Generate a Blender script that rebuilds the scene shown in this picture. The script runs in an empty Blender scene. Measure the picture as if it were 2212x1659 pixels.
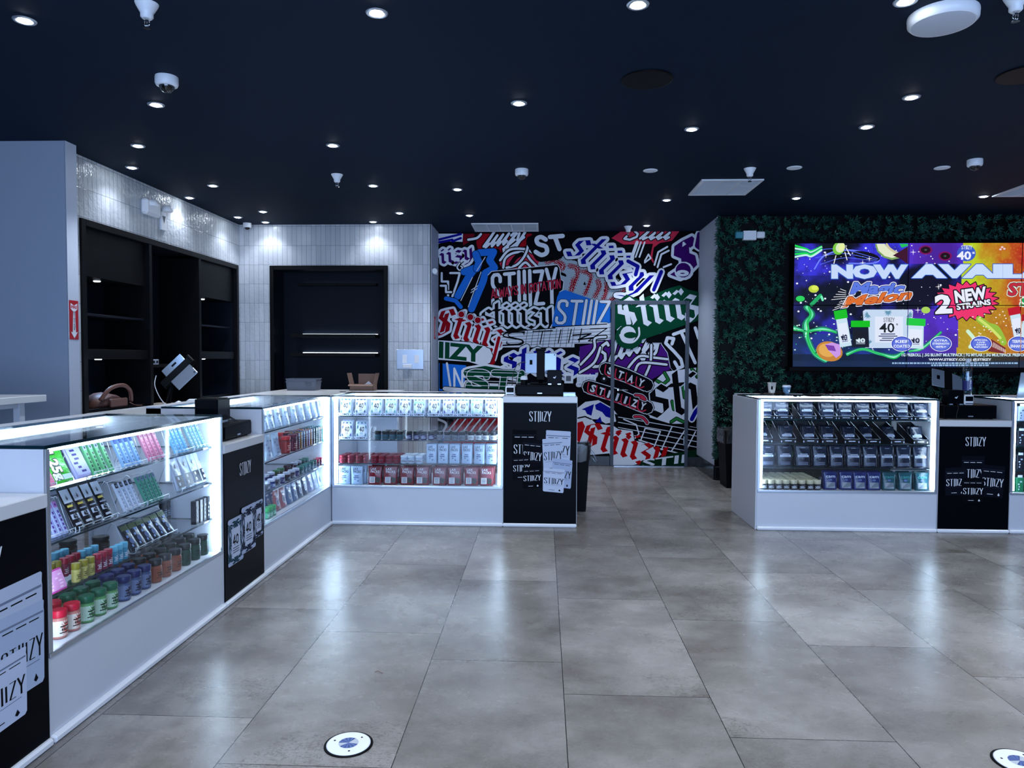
import bpy, bmesh, math, random
from mathutils import Vector, Matrix
random.seed(7)
SC = bpy.context.scene
COL = SC.collection
PI = math.pi
# ---------------------------------------------------------------- camera
FPX, YAW, PITCH, ROLL, CAMH = 1566.05, .0430164, .0365170, .0042476, 1.4145
CXP, CYP = 1106.0, 829.5
_fwd = Vector((-math.sin(YAW)*math.cos(PITCH), math.cos(YAW)*math.cos(PITCH), -math.sin(PITCH)))
_r0 = Vector((math.cos(YAW), math.sin(YAW), 0)); _u0 = _r0.cross(_fwd)
_r = _r0*math.cos(ROLL)+_u0*math.sin(ROLL); _u = -_r0*math.sin(ROLL)+_u0*math.cos(ROLL)
cd = bpy.data.cameras.new('camera'); cam = bpy.data.objects.new('camera', cd); COL.objects.link(cam)
cd.sensor_width = 36; cd.sensor_fit = 'HORIZONTAL'; cd.lens = FPX/2212*36; cd.clip_start = .05; cd.clip_end = 60
cam.matrix_world = Matrix(((_r.x,_u.x,-_fwd.x,0),(_r.y,_u.y,-_fwd.y,0),(_r.z,_u.z,-_fwd.z,CAMH),(0,0,0,1)))
SC.camera = cam
# ---------------------------------------------------------------- view, world, big lights
vs = SC.view_settings
vs.view_transform = 'Standard'; vs.look = 'None'; vs.gamma = 1; vs.use_curve_mapping = False
vs.exposure = 1.0
SC.cycles.use_denoising = True
SC.cycles.max_bounces = 7; SC.cycles.diffuse_bounces = 3; SC.cycles.glossy_bounces = 3
SC.cycles.transmission_bounces = 4; SC.cycles.transparent_max_bounces = 28
SC.cycles.caustics_reflective = False; SC.cycles.caustics_refractive = False
SC.cycles.sample_clamp_indirect = 4.0; SC.cycles.use_light_tree = True
SC.cycles.use_adaptive_sampling = True; SC.cycles.adaptive_threshold = .02
wd = bpy.data.worlds.new('world'); SC.world = wd; wd.use_nodes = True
wd.node_tree.nodes['Background'].inputs[0].default_value = (.25, .4, .8, 1)
wd.node_tree.nodes['Background'].inputs[1].default_value = .02
LED_C = (.60, .80, 1.0); LED_E = 11.0
SPOT_C = (.80, .88, 1.0); SPOT_W = 30.0
def area(name, loc, rot, sx, sy, w, c):
    l = bpy.data.lights.new(name, 'AREA'); l.shape = 'RECTANGLE'; l.size = sx; l.size_y = sy; l.energy = w; l.color = c
    o = bpy.data.objects.new(name, l); COL.objects.link(o); o.location = loc; o.rotation_euler = rot; return o
# added bluish fill light behind the camera, set in an assumed window opening
area('added_bluish_fill', (1.0, -3.85, 1.55), (PI/2, 0, 0), 8.5, 2.5, 270, (.42, .62, 1.0))
def at(px, py, x=None, y=None, z=None):
    "the point of the plane x=, y= or z= that the photograph shows at a pixel"
    d = _fwd+_r*((px-CXP)/FPX)-_u*((py-CYP)/FPX)
    if z is not None: t = (z-CAMH)/d.z
    elif y is not None: t = y/d.y
    else: t = x/d.x
    return Vector((0, 0, CAMH))+d*t
# ---------------------------------------------------------------- materials
def lin(c):
    return tuple((v/255/12.92 if v <= 10 else ((v/255+.055)/1.055)**2.4) for v in c[:3])
def newmat(name):
    m = bpy.data.materials.new(name); m.use_nodes = True; nt = m.node_tree
    return m, nt, nt.nodes['Principled BSDF']
def M(name, c, rough=.5, metal=0, emit=0, coat=0, spec=.5, bump=0, bscale=40, alpha=1):
    m, nt, b = newmat(name)
    b.inputs['Base Color'].default_value = (*c, 1); b.inputs['Roughness'].default_value = rough
    b.inputs['Metallic'].default_value = metal; b.inputs['Specular IOR Level'].default_value = spec
    b.inputs['Coat Weight'].default_value = coat; b.inputs['Coat Roughness'].default_value = .08
    if emit:
        b.inputs['Emission Color'].default_value = (*c, 1); b.inputs['Emission Strength'].default_value = emit
        b.inputs['Base Color'].default_value = (.8, .8, .8, 1)
    if bump:
        n = nt.nodes.new('ShaderNodeTexNoise'); n.inputs['Scale'].default_value = bscale; n.inputs['Detail'].default_value = 3
        t = nt.nodes.new('ShaderNodeTexCoord'); nt.links.new(t.outputs['Object'], n.inputs['Vector'])
        bp = nt.nodes.new('ShaderNodeBump'); bp.inputs['Strength'].default_value = bump; bp.inputs['Distance'].default_value = .01
        nt.links.new(n.outputs[0], bp.inputs['Height']); nt.links.new(bp.outputs[0], b.inputs['Normal'])
    return m
def printmat(name, rough=.4, emit=0, bump=0, bscale=60, coat=0, spec=.3):
    m = M(name, (1, 1, 1), rough, bump=bump, bscale=bscale, coat=coat, spec=spec); nt = m.node_tree; b = nt.nodes['Principled BSDF']
    a = nt.nodes.new('ShaderNodeAttribute'); a.attribute_name = 'Col'
    if emit:
        b.inputs['Base Color'].default_value = (.01, .01, .01, 1)
        nt.links.new(a.outputs['Color'], b.inputs['Emission Color']); b.inputs['Emission Strength'].default_value = emit
    else: nt.links.new(a.outputs['Color'], b.inputs['Base Color'])
    return m
def glassmat(name, tint=(.93, .97, 1), refl=1.0, rough=0.0):
    m = bpy.data.materials.new(name); m.use_nodes = True; nt = m.node_tree; nt.nodes.clear()
    o = nt.nodes.new('ShaderNodeOutputMaterial'); mx = nt.nodes.new('ShaderNodeMixShader')
    tr = nt.nodes.new('ShaderNodeBsdfTransparent'); tr.inputs[0].default_value = (*tint, 1)
    g = nt.nodes.new('ShaderNodeBsdfGlossy'); g.inputs['Roughness'].default_value = rough
    f = nt.nodes.new('ShaderNodeLayerWeight'); f.inputs[0].default_value = .5
    def mt(op, a_, b_):
        q = nt.nodes.new('ShaderNodeMath'); q.operation = op; q.use_clamp = op == 'ADD'; nt.links.new(a_, q.inputs[0]); q.inputs[1].default_value = b_; return q.outputs[0]
    nt.links.new(mt('ADD', mt('MULTIPLY', mt('POWER', f.outputs['Facing'], 5), .9*refl), .04*refl), mx.inputs[0])
    nt.links.new(tr.outputs[0], mx.inputs[1]); nt.links.new(g.outputs[0], mx.inputs[2]); nt.links.new(mx.outputs[0], o.inputs[0])
    return m
def wiremath(nt, op, a, b=None, c=None):
    n = nt.nodes.new('ShaderNodeMath'); n.operation = op
    for k, v in enumerate((a, b, c)):
        if v is None: continue
        if isinstance(v, (int, float)): n.inputs[k].default_value = v
        else: nt.links.new(v, n.inputs[k])
    return n.outputs[0]
def ramp(nt, fac, stops):
    r = nt.nodes.new('ShaderNodeValToRGB'); nt.links.new(fac, r.inputs[0]); e = r.color_ramp.elements
    while len(e) < len(stops): e.new(.5)
    for k, (p, c) in enumerate(stops): e[k].position = p; e[k].color = (*c, 1)
    return r.outputs[0]
def noise(nt, vec, scale, detail=4, rough=.55, dist=0):
    n = nt.nodes.new('ShaderNodeTexNoise'); n.inputs['Scale'].default_value = scale; n.inputs['Detail'].default_value = detail
    n.inputs['Roughness'].default_value = rough; n.inputs['Distortion'].default_value = dist
    nt.links.new(vec, n.inputs['Vector']); return n.outputs[0]
def floormat():
    m, nt, b = newmat('porcelain_floor_tiles'); tc = nt.nodes.new('ShaderNodeTexCoord')
    sp = nt.nodes.new('ShaderNodeSeparateXYZ'); nt.links.new(tc.outputs['Object'], sp.inputs[0])
    x, y = sp.outputs[0], sp.outputs[1]
    u = wiremath(nt, 'DIVIDE', wiremath(nt, 'SUBTRACT', x, .0942), .6096)
    ci = wiremath(nt, 'FLOOR', u); fu = wiremath(nt, 'SUBTRACT', u, ci)
    v = wiremath(nt, 'DIVIDE', wiremath(nt, 'ADD', wiremath(nt, 'SUBTRACT', y, 3.008), wiremath(nt, 'MULTIPLY', ci, .318)), 1.2192)
    cj = wiremath(nt, 'FLOOR', v); fv = wiremath(nt, 'SUBTRACT', v, cj)
    du = wiremath(nt, 'MULTIPLY', wiremath(nt, 'MINIMUM', fu, wiremath(nt, 'SUBTRACT', 1.0, fu)), .6096)
    dv = wiremath(nt, 'MULTIPLY', wiremath(nt, 'MINIMUM', fv, wiremath(nt, 'SUBTRACT', 1.0, fv)), 1.2192)
    grout = wiremath(nt, 'LESS_THAN', wiremath(nt, 'MINIMUM', du, dv), .0017)
    cb = nt.nodes.new('ShaderNodeCombineXYZ'); nt.links.new(ci, cb.inputs[0]); nt.links.new(cj, cb.inputs[1])
    wn = nt.nodes.new('ShaderNodeTexWhiteNoise'); nt.links.new(cb.outputs[0], wn.inputs['Vector'])
    of = nt.nodes.new('ShaderNodeVectorMath'); of.operation = 'MULTIPLY_ADD'
    nt.links.new(wn.outputs['Color'], of.inputs[0]); of.inputs[1].default_value = (9, 9, 9); nt.links.new(tc.outputs['Object'], of.inputs[2])
    st = nt.nodes.new('ShaderNodeMapping'); st.inputs['Scale'].default_value = (1, 1.3, 1); nt.links.new(of.outputs[0], st.inputs[0])
    n1 = noise(nt, st.outputs[0], 1.5, 9, .66, .15); n2 = noise(nt, st.outputs[0], 85, 3, .7); n3 = noise(nt, st.outputs[0], 4.5, 6, .62, .25)
    base = ramp(nt, n1, [(.33, (.150, .130, .115)), (.47, (.225, .207, .192)), (.64, (.325, .308, .292))])
    spot = wiremath(nt, 'MULTIPLY', wiremath(nt, 'GREATER_THAN', noise(nt, st.outputs[0], 1.1, 1), .60), wiremath(nt, 'GREATER_THAN', noise(nt, st.outputs[0], 46, 3, .6, 1.2), .56))
    fleck = ramp(nt, wiremath(nt, 'ADD', wiremath(nt, 'SUBTRACT', wiremath(nt, 'MULTIPLY', n2, .5), wiremath(nt, 'MULTIPLY', spot, .22)), wiremath(nt, 'MULTIPLY', n3, .5)), [(.22, (.55, .54, .53)), (.45, (.9, .9, .9)), (.62, (1.08, 1.08, 1.08))])
    mul = nt.nodes.new('ShaderNodeMix'); mul.data_type = 'RGBA'; mul.blend_type = 'MULTIPLY'; mul.inputs[0].default_value = .8
    nt.links.new(base, mul.inputs[6]); nt.links.new(fleck, mul.inputs[7])
    tv = nt.nodes.new('ShaderNodeMix'); tv.data_type = 'RGBA'; tv.blend_type = 'MULTIPLY'; tv.inputs[0].default_value = 1
    nt.links.new(mul.outputs[2], tv.inputs[6]); nt.links.new(ramp(nt, wn.outputs['Value'], [(0, (.86, .86, .86)), (1, (1.08, 1.07, 1.06))]), tv.inputs[7])
    mg = nt.nodes.new('ShaderNodeMix'); mg.data_type = 'RGBA'; nt.links.new(grout, mg.inputs[0])
    nt.links.new(tv.outputs[2], mg.inputs[6]); mg.inputs[7].default_value = (.02, .018, .017, 1)
    nt.links.new(mg.outputs[2], b.inputs['Base Color'])
    rr = wiremath(nt, 'ADD', wiremath(nt, 'MULTIPLY', n3, .10), .22); nt.links.new(rr, b.inputs['Roughness'])
    bp = nt.nodes.new('ShaderNodeBump'); bp.inputs['Strength'].default_value = .12; bp.inputs['Distance'].default_value = .004
    nt.links.new(wiremath(nt, 'SUBTRACT', n2, wiremath(nt, 'MULTIPLY', grout, 2)), bp.inputs['Height']); nt.links.new(bp.outputs[0], b.inputs['Normal'])
    return m
def tilemat(name, axis, x0, z0, wavy):
    "stacked vertical glazed wall tiles 60 x 238 mm; axis = the horizontal axis of the wall"
    m, nt, b = newmat(name); tc = nt.nodes.new('ShaderNodeTexCoord')
    sp = nt.nodes.new('ShaderNodeSeparateXYZ'); nt.links.new(tc.outputs['Object'], sp.inputs[0])
    u = wiremath(nt, 'DIVIDE', wiremath(nt, 'SUBTRACT', sp.outputs[axis], x0), .0605); ci = wiremath(nt, 'FLOOR', u); fu = wiremath(nt, 'SUBTRACT', u, ci)
    v = wiremath(nt, 'DIVIDE', wiremath(nt, 'SUBTRACT', sp.outputs[2], z0), .238); cj = wiremath(nt, 'FLOOR', v); fv = wiremath(nt, 'SUBTRACT', v, cj)
    du = wiremath(nt, 'MULTIPLY', wiremath(nt, 'MINIMUM', fu, wiremath(nt, 'SUBTRACT', 1.0, fu)), .0605)
    dv = wiremath(nt, 'MULTIPLY', wiremath(nt, 'MINIMUM', fv, wiremath(nt, 'SUBTRACT', 1.0, fv)), .238)
    d = wiremath(nt, 'MINIMUM', du, dv); grout = wiremath(nt, 'LESS_THAN', d, .0016)
    cb = nt.nodes.new('ShaderNodeCombineXYZ'); nt.links.new(ci, cb.inputs[0]); nt.links.new(cj, cb.inputs[1])
    wn = nt.nodes.new('ShaderNodeTexWhiteNoise'); nt.links.new(cb.outputs[0], wn.inputs['Vector'])
    col = ramp(nt, wn.outputs['Value'], [(0, (.47, .50, .55)), (1, (.58, .61, .66))])
    mg = nt.nodes.new('ShaderNodeMix'); mg.data_type = 'RGBA'; nt.links.new(grout, mg.inputs[0])
    nt.links.new(col, mg.inputs[6]); mg.inputs[7].default_value = (.16, .17, .19, 1); nt.links.new(mg.outputs[2], b.inputs['Base Color'])
    b.inputs['Roughness'].default_value = .22
    n = noise(nt, tc.outputs['Object'], 22, 2); h = wiremath(nt, 'ADD', wiremath(nt, 'MULTIPLY', n, wavy), wiremath(nt, 'MINIMUM', wiremath(nt, 'MULTIPLY', d, 200), .7))
    bp = nt.nodes.new('ShaderNodeBump'); bp.inputs['Strength'].default_value = .5; bp.inputs['Distance'].default_value = .004
    nt.links.new(h, bp.inputs['Height']); nt.links.new(bp.outputs[0], b.inputs['Normal']); return m
def leafmat():
    m, nt, b = newmat('artificial_leaves'); a = nt.nodes.new('ShaderNodeAttribute'); a.attribute_name = 'Col'
    nt.links.new(a.outputs['Color'], b.inputs['Base Color']); b.inputs['Roughness'].default_value = .38; return m
m_white = M('white_laminate', (.62, .65, .72), .32); m_paint = M('white_wall_paint', (.52, .57, .68), .6, bump=.05, bscale=300)
m_pillar = M('blue_lit_white_paint', (.33, .38, .48), .65, bump=.05, bscale=300)  # white wall paint, its bluish light and shade put into the colour
m_stone = M('white_quartz', (.70, .71, .73), .2); m_ceil = M('navy_ceiling_paint', (.0016, .0105, .030), .75, spec=.15)
m_black = M('black_gloss_print_panel', (.0012, .0018, .004), .3, spec=.05); m_blackm = M('black_matte', (.002, .002, .003), .5, spec=.1)
m_dark = M('dark_stained_wood', (.0035, .0035, .0045), .45, bump=.1, bscale=60, spec=.15); m_navy = M('dark_cabinet_interior', (.006, .009, .017), .5, spec=.15)
m_trim = M('white_plastic_trim', (.85, .87, .92), .25); m_plast = M('white_fixture_plastic', (.88, .9, .95), .35)
m_glass = glassmat('case_glass', (.975, .985, .995), .6); m_edge = M('glass_cut_edge', (.004, .02, .03), .1)
m_lens = glassmat('camera_dome_glass', (.25, .28, .3), 2.0)
m_led = M('led_strip', LED_C, emit=LED_E); m_lamp = M('downlight_lens', (.85, .93, 1), emit=40)
m_shelfled = M('shelf_led', (.75, .88, 1), emit=4)
m_alu = M('brushed_aluminium', (.55, .6, .68), .3, .9); m_chrome = M('chrome', (.7, .72, .76), .12, 1)
m_grey = M('grey_plastic', (.10, .115, .15), .5); m_frame = M('grey_painted_steel', (.055, .07, .10), .45)
m_art = printmat('mural_vinyl', .5, spec=.03); m_print = printmat('printed_label', .35); m_foil = printmat('glossy_printed_foil', .22, bump=.35, bscale=55, coat=.3)
m_screen = printmat('screen_picture', .3, emit=.50)
m_glow = M('frosted_diffuser', (.62, .66, .75), .5); m_base = M('black_gloss_baseboard', (.008, .009, .011), .18)
m_leather = M('brown_leather', (.13, .052, .040), .5, bump=.2, bscale=80); m_card = M('brown_cardboard', (.20, .115, .085), .7)
m_bag = glassmat('clear_bin_liner', (.75, .8, .85), 2.6, .15); m_cable = M('black_cable', (.01, .01, .012), .4)
m_silver = M('silver_tablet_back', (.36, .42, .52), .3, .6); m_red = M('red_print', (.45, .01, .02), .4); m_leaf = leafmat()
m_acr = glassmat('clear_acrylic', (.86, .92, .96), 2.2, .05); m_wcable = M('white_cable', (.5, .52, .56), .4)
# ---------------------------------------------------------------- mesh helpers
class MB:
    def __init__(s): s.v = []; s.f = []; s.m = []; s.c = []; s.sm = []
    def add(s, vs_, fs, mi=0, c=None, sm=False):
        k = len(s.v); s.v += [tuple(v) for v in vs_]
        for f in fs: s.f.append([i+k for i in f]); s.m.append(mi); s.c.append(c); s.sm.append(sm)
        return s
    def box(s, x0, x1, y0, y1, z0, z1, mi=0, c=None, bev=0):
        if bev:
            b = min(bev, (x1-x0)/2.01, (y1-y0)/2.01, (z1-z0)/2.01); V = []; idx = {}
            for a, X in ((0, (x0, x1)), (1, (y0, y1)), (2, (z0, z1))): pass
            for sx in (0, 1):
                for sy in (0, 1):
                    for sz in (0, 1):
                        for ax in range(3):
                            p = [x0+b if sx == 0 else x1-b, y0+b if sy == 0 else y1-b, z0+b if sz == 0 else z1-b]
                            p[ax] = ((x0, x1)[sx], (y0, y1)[sy], (z0, z1)[sz])[ax]
                            idx[(sx, sy, sz, ax)] = len(V); V.append(p)
            F = []
            for ax in range(3):
                o = [q for q in range(3) if q != ax]
                for sd in (0, 1):
                    q = []
                    for (a1, a2) in ((0, 0), (1, 0), (1, 1), (0, 1)):
                        k = [0, 0, 0]; k[ax] = sd; k[o[0]] = a1; k[o[1]] = a2; q.append(idx[(*k, ax)])
                    F.append(q if (sd == 1) == (ax != 1) else q[::-1])
            for ax in range(3):          # edges along ax
                o = [q for q in range(3) if q != ax]
                for a1 in (0, 1):
                    for a2 in (0, 1):
                        k0 = [0, 0, 0]; k0[o[0]] = a1; k0[o[1]] = a2; k1 = list(k0); k1[ax] = 1
                        F.append([idx[(*k0, o[0])], idx[(*k1, o[0])], idx[(*k1, o[1])], idx[(*k0, o[1])]])
            for sx in (0, 1):
                for sy in (0, 1):
                    for sz in (0, 1): F.append([idx[(sx, sy, sz, q)] for q in range(3)])
            return s.add(V, F, mi, c)
        V = [(x, y, z) for z in (z0, z1) for y in (y0, y1) for x in (x0, x1)]
        return s.add(V, [(0, 2, 3, 1), (4, 5, 7, 6), (0, 1, 5, 4), (2, 6, 7, 3), (0, 4, 6, 2), (1, 3, 7, 5)], mi, c)
    def lathe(s, prof, cx=0, cy=0, cz=0, n=20, mi=0, c=None, sm=True, axis='z'):
        V = []; F = []; k = len(prof)
        for i in range(n):
            a = 2*PI*i/n
            for r, z in prof:
                p = (r*math.cos(a), r*math.sin(a), z)
                if axis == 'y': p = (p[0], -p[2], p[1])
                if axis == 'x': p = (p[2], p[0], p[1])
                V.append((cx+p[0], cy+p[1], cz+p[2]))
        for i in range(n):
            j = (i+1) % n
            for q in range(k-1): F.append((i*k+q, j*k+q, j*k+q+1, i*k+q+1))
        s.add(V, F, mi, c, sm)
        if prof[0][0] > 1e-6: s.add([V[i*k] for i in range(n)][::-1], [list(range(n))], mi, c)
        if prof[-1][0] > 1e-6: s.add([V[i*k+k-1] for i in range(n)], [list(range(n))], mi, c)
        return s
    def tube(s, pts, r, n=8, mi=0, c=None):
        pts = [Vector(p) for p in pts]; V = []; F = []; up = None
        for i, p in enumerate(pts):
            d = (pts[min(i+1, len(pts)-1)]-pts[max(i-1, 0)]).normalized()
            if up is None: up = d.orthogonal().normalized()
            up = (up-d*up.dot(d)).normalized(); w = d.cross(up)
            rr = r[i] if isinstance(r, (list, tuple)) else r
            for k in range(n):
                a = 2*PI*k/n; V.append(p+up*(rr*math.cos(a))+w*(rr*math.sin(a)))
        for i in range(len(pts)-1):
            for k in range(n):
                j = (k+1) % n; F.append((i*n+k, i*n+j, (i+1)*n+j, (i+1)*n+k))
        F.append(list(range(n))[::-1]); F.append([(len(pts)-1)*n+k for k in range(n)])
        return s.add(V, F, mi, c, True)
    def xf(s, mt, start=0):
        for i in range(start, len(s.v)): s.v[i] = tuple(mt @ Vector(s.v[i]))
        return s
    def build(s, name, mats, parent=None, loc=None, rz=0):
        me = bpy.data.meshes.new(name); me.from_pydata(s.v, [], s.f)
        mats = mats if isinstance(mats, (list, tuple)) else [mats]
        for m in mats: me.materials.append(m)
        me.polygons.foreach_set('material_index', s.m); me.polygons.foreach_set('use_smooth', s.sm)
        if any(c is not None for c in s.c):
            a = me.color_attributes.new('Col', 'FLOAT_COLOR', 'CORNER'); buf = []
            for f, c in zip(s.f, s.c):
                c = c or (.5, .5, .5)
                for _ in f: buf += [c[0], c[1], c[2], 1]
            a.data.foreach_set('color', buf)
        me.validate(); me.update()
        o = bpy.data.objects.new(name, me); COL.objects.link(o)
        if parent: o.parent = parent
        if loc: o.location = loc
        o.rotation_euler[2] = rz
        return o
def smooth(pts, n=6, closed=False):
    out = []; P = [Vector(p) for p in pts]; N = len(P)
    for i in range(N if closed else N-1):
        g = (lambda k: P[k % N]) if closed else (lambda k: P[max(0, min(N-1, k))])
        a, b, c, d = g(i-1), g(i), g(i+1), g(i+2)
        for k in range(n):
            t = k/n; out.append(.5*((2*b)+(c-a)*t+(2*a-5*b+4*c-d)*t*t+(3*b-a-3*c+d)*t**3))
    if not closed: out.append(P[-1])
    return [tuple(p) for p in out]
def tag(o, label=None, cat=None, group=None, kind=None):
    if label: o['label'] = label
    if cat: o['category'] = cat
    if group: o['group'] = group
    if kind: o['kind'] = kind
    return o
def empty(name, loc=(0, 0, 0), rz=0, label=None, cat=None, group=None):
    o = bpy.data.objects.new(name, None); COL.objects.link(o); o.location = loc; o.rotation_euler[2] = rz; o.empty_display_size = .05
    return tag(o, label, cat, group)
def struct(mb, name, m, parent=None):
    o = mb.build(name, m, parent)
    if not parent: o['kind'] = 'structure'
    return o
def copy_tree(o, parent=None):
    c = o.copy(); COL.objects.link(c)
    if parent: c.parent = parent
    for ch in list(o.children): copy_tree(ch, c)
    return c
# ---------------------------------------------------------------- flat artwork
class Art:
    "flat printed shapes in layers: coloured polygons in 2-D, built as one mesh on a surface"
    def __init__(s): s.p = []; s.k = 0
    def lay(s): s.k += 1; return s
    def poly(s, pts, c): s.p.append((list(pts), c, s.k)); return s
    def rect(s, x0, y0, x1, y1, c): s.lay(); return s.poly([(x0, y0), (x1, y0), (x1, y1), (x0, y1)], c)
    def ell(s, x, y, rx, ry, c, n=14, rot=0, lay=True):
        if lay: s.lay()
        cr, sr = math.cos(rot), math.sin(rot)
        return s.poly([(x+rx*math.cos(2*PI*i/n)*cr-ry*math.sin(2*PI*i/n)*sr, y+rx*math.cos(2*PI*i/n)*sr+ry*math.sin(2*PI*i/n)*cr) for i in range(n)], c)
    def seg(s, pts, w, c, closed=False, rnd=True):
        n = len(pts)
        for i in range(n if closed else n-1):
            (ax, ay), (bx, by) = pts[i][:2], pts[(i+1) % n][:2]; dx, dy = bx-ax, by-ay; l = math.hypot(dx, dy)
            if l < 1e-9: continue
            nx, ny = -dy/l*w/2, dx/l*w/2; s.poly([(ax+nx, ay+ny), (bx+nx, by+ny), (bx-nx, by-ny), (ax-nx, ay-ny)], c)
            if rnd: s.ell(ax, ay, w/2, w/2, c, 8, lay=False)
        if rnd and not closed: s.ell(pts[-1][0], pts[-1][1], w/2, w/2, c, 8, lay=False)
        return s
    def stroke(s, lines, w, c, outs=(), rnd=True):
        for d, oc in outs:
            s.lay()
            for l in lines: s.seg(l, w+2*d, oc)
        s.lay()
        for l in lines: s.seg(l, w, c, rnd=rnd)
        return s
    def shape(s, polys, c, outs=()):
        for d, oc in outs:
            s.lay()
            for p in polys: s.poly(p, oc); s.seg(p, 2*d, oc, closed=True)
        s.lay()
        for p in polys: s.poly(p, c)
        return s
    def build(s, name, mapf, place, mat, parent=None, rects=None, step=.00015):
        "mapf: art xy -> surface uv; place: (u, v, height) -> local point; rects: uv windows kept"
        mb = MB(); cache = {}
        for j, (pts, c, k) in enumerate(s.p):
            q = [mapf(x, y) for x, y in pts]
            for r in (rects or [None]):
                w = q if r is None else clip(q, r)
                if len(w) < 3: continue
                cc = cache.get(c) or cache.setdefault(c, lin(c))
                mb.add([place(u, v, .0004+k*step+(j % 23)*step/24) for u, v in w], [range(len(w))], 0, cc)
        return mb.build(name, mat, parent)
def clip(p, r):
    x0, y0, x1, y1 = r; xs = [a[0] for a in p]; ys = [a[1] for a in p]
    if min(xs) >= x0 and max(xs) <= x1 and min(ys) >= y0 and max(ys) <= y1: return p
    if max(xs) <= x0 or min(xs) >= x1 or max(ys) <= y0 or min(ys) >= y1: return []
    for ax, lim, sg in ((0, x0, 1), (0, x1, -1), (1, y0, 1), (1, y1, -1)):
        out = []; n = len(p)
        for i in range(n):
            a, b = p[i], p[(i+1) % n]; da, db = (a[ax]-lim)*sg, (b[ax]-lim)*sg
            if da >= 0: out.append(a)
            if (da > 0 > db) or (da < 0 < db):
                t = da/(da-db); out.append((a[0]+(b[0]-a[0])*t, a[1]+(b[1]-a[1])*t))
        p = out
        if len(p) < 3: return []
    return p
_tc = {}
def text(s, bold=0, shear=0):
    "sans lettering as triangles (height 1, origin left of the baseline) with its outline edges and width"
    k = (s, bold, shear)
    if k in _tc: return _tc[k]
    cu = bpy.data.curves.new('lettering', 'FONT'); cu.body = s; cu.size = 1.37; cu.offset = bold; cu.shear = shear; cu.resolution_u = 2
    o = bpy.data.objects.new('lettering', cu); COL.objects.link(o); bpy.context.view_layer.update()
    me = bpy.data.meshes.new_from_object(o.evaluated_get(bpy.context.evaluated_depsgraph_get()))
    vs_ = [(v.co.x, v.co.y) for v in me.vertices]; tris = [[vs_[i] for i in p.vertices] for p in me.polygons]
    cnt = {}
    for p in me.polygons:
        for e in p.edge_keys: cnt[e] = cnt.get(e, 0)+1
    ed = [(vs_[a], vs_[b]) for (a, b), n in cnt.items() if n == 1]
    w = max([v[0] for v in vs_] or [1]); bpy.data.objects.remove(o); bpy.data.curves.remove(cu); bpy.data.meshes.remove(me)
    _tc[k] = (tris, ed, w); return _tc[k]
def puttext(A, s, x, y, w, h, c, bold=.03, shear=0, outs=(), ux=None, uy=None):
    "lettering in the box x, y (baseline left) of width w and height h; ux, uy = unit axes"
    tr, ed, tw = text(s, bold, shear); ux = ux or (1, 0); uy = uy or (0, 1)
    f = lambda p: (x+ux[0]*p[0]/tw*w+uy[0]*p[1]*h, y+ux[1]*p[0]/tw*w+uy[1]*p[1]*h)
    for d, oc in outs:
        A.lay()
        for t in tr: A.poly([f(p) for p in t], oc)
        for a, b in ed: A.seg([f(a), f(b)], 2*d, oc)
    A.lay()
    for t in tr: A.poly([f(p) for p in t], c)
# condensed grotesque (strokes), blackletter (broad nib) and brush script alphabets
CON = {'S': (.30, [[(.27, .76), (.27, .88), (.21, .96), (.09, .96), (.03, .88), (.03, .70), (.07, .61), (.23, .40), (.27, .30), (.27, .12), (.21, .04), (.09, .04), (.03, .12), (.03, .26)]]),
       'T': (.30, [[(0, .96), (.30, .96)], [(.15, .96), (.15, 0)]]), 'I': (.06, [[(.03, 1), (.03, 0)]]), 'J': (.06, [[(.03, 1), (.03, .08)]]), 'K': (.06, [[(.03, .94), (.03, 0)]]),
       'Z': (.27, [[(0, .96), (.26, .96), (.01, .04), (.27, .04)]]), 'Y': (.30, [[(0, 1), (.15, .46), (.15, 0)], [(.30, 1), (.15, .46)]]),
       'A': (.3, [[(0, 0), (.15, 1), (.3, 0)], [(.07, .3), (.23, .3)]]), 'N': (.28, [[(.02, 0), (.02, 1), (.26, 0), (.26, 1)]]), 'L': (.22, [[(.02, 1), (.02, .04), (.22, .04)]]),
       'W': (.4, [[(0, 1), (.1, 0), (.2, .8), (.3, 0), (.4, 1)]]), 'R': (.27, [[(.02, 0), (.02, .96), (.2, .96), (.26, .85), (.26, .65), (.2, .52), (.02, .52)], [(.14, .5), (.27, 0)]]),
       'O': (.28, [[(.03, .2), (.03, .8), (.1, .96), (.2, .96), (.26, .8), (.26, .2), (.2, .04), (.1, .04), (.03, .2)]]), ' ': (.14, []),
       '4': (.34, [[(.24, 0), (.24, 1), (.02, .3), (.34, .3)]]), '0': (.3, [[(.03, .2), (.03, .8), (.15, .97), (.27, .8), (.27, .2), (.15, .03), (.03, .2)]]),
       "'": (.05, [[(.03, 1), (.03, .8)]]), 's': (.15, [[(.14, .95), (.04, .95), (.04, .8), (.13, .74), (.13, .6), (.02, .6)]])}
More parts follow.
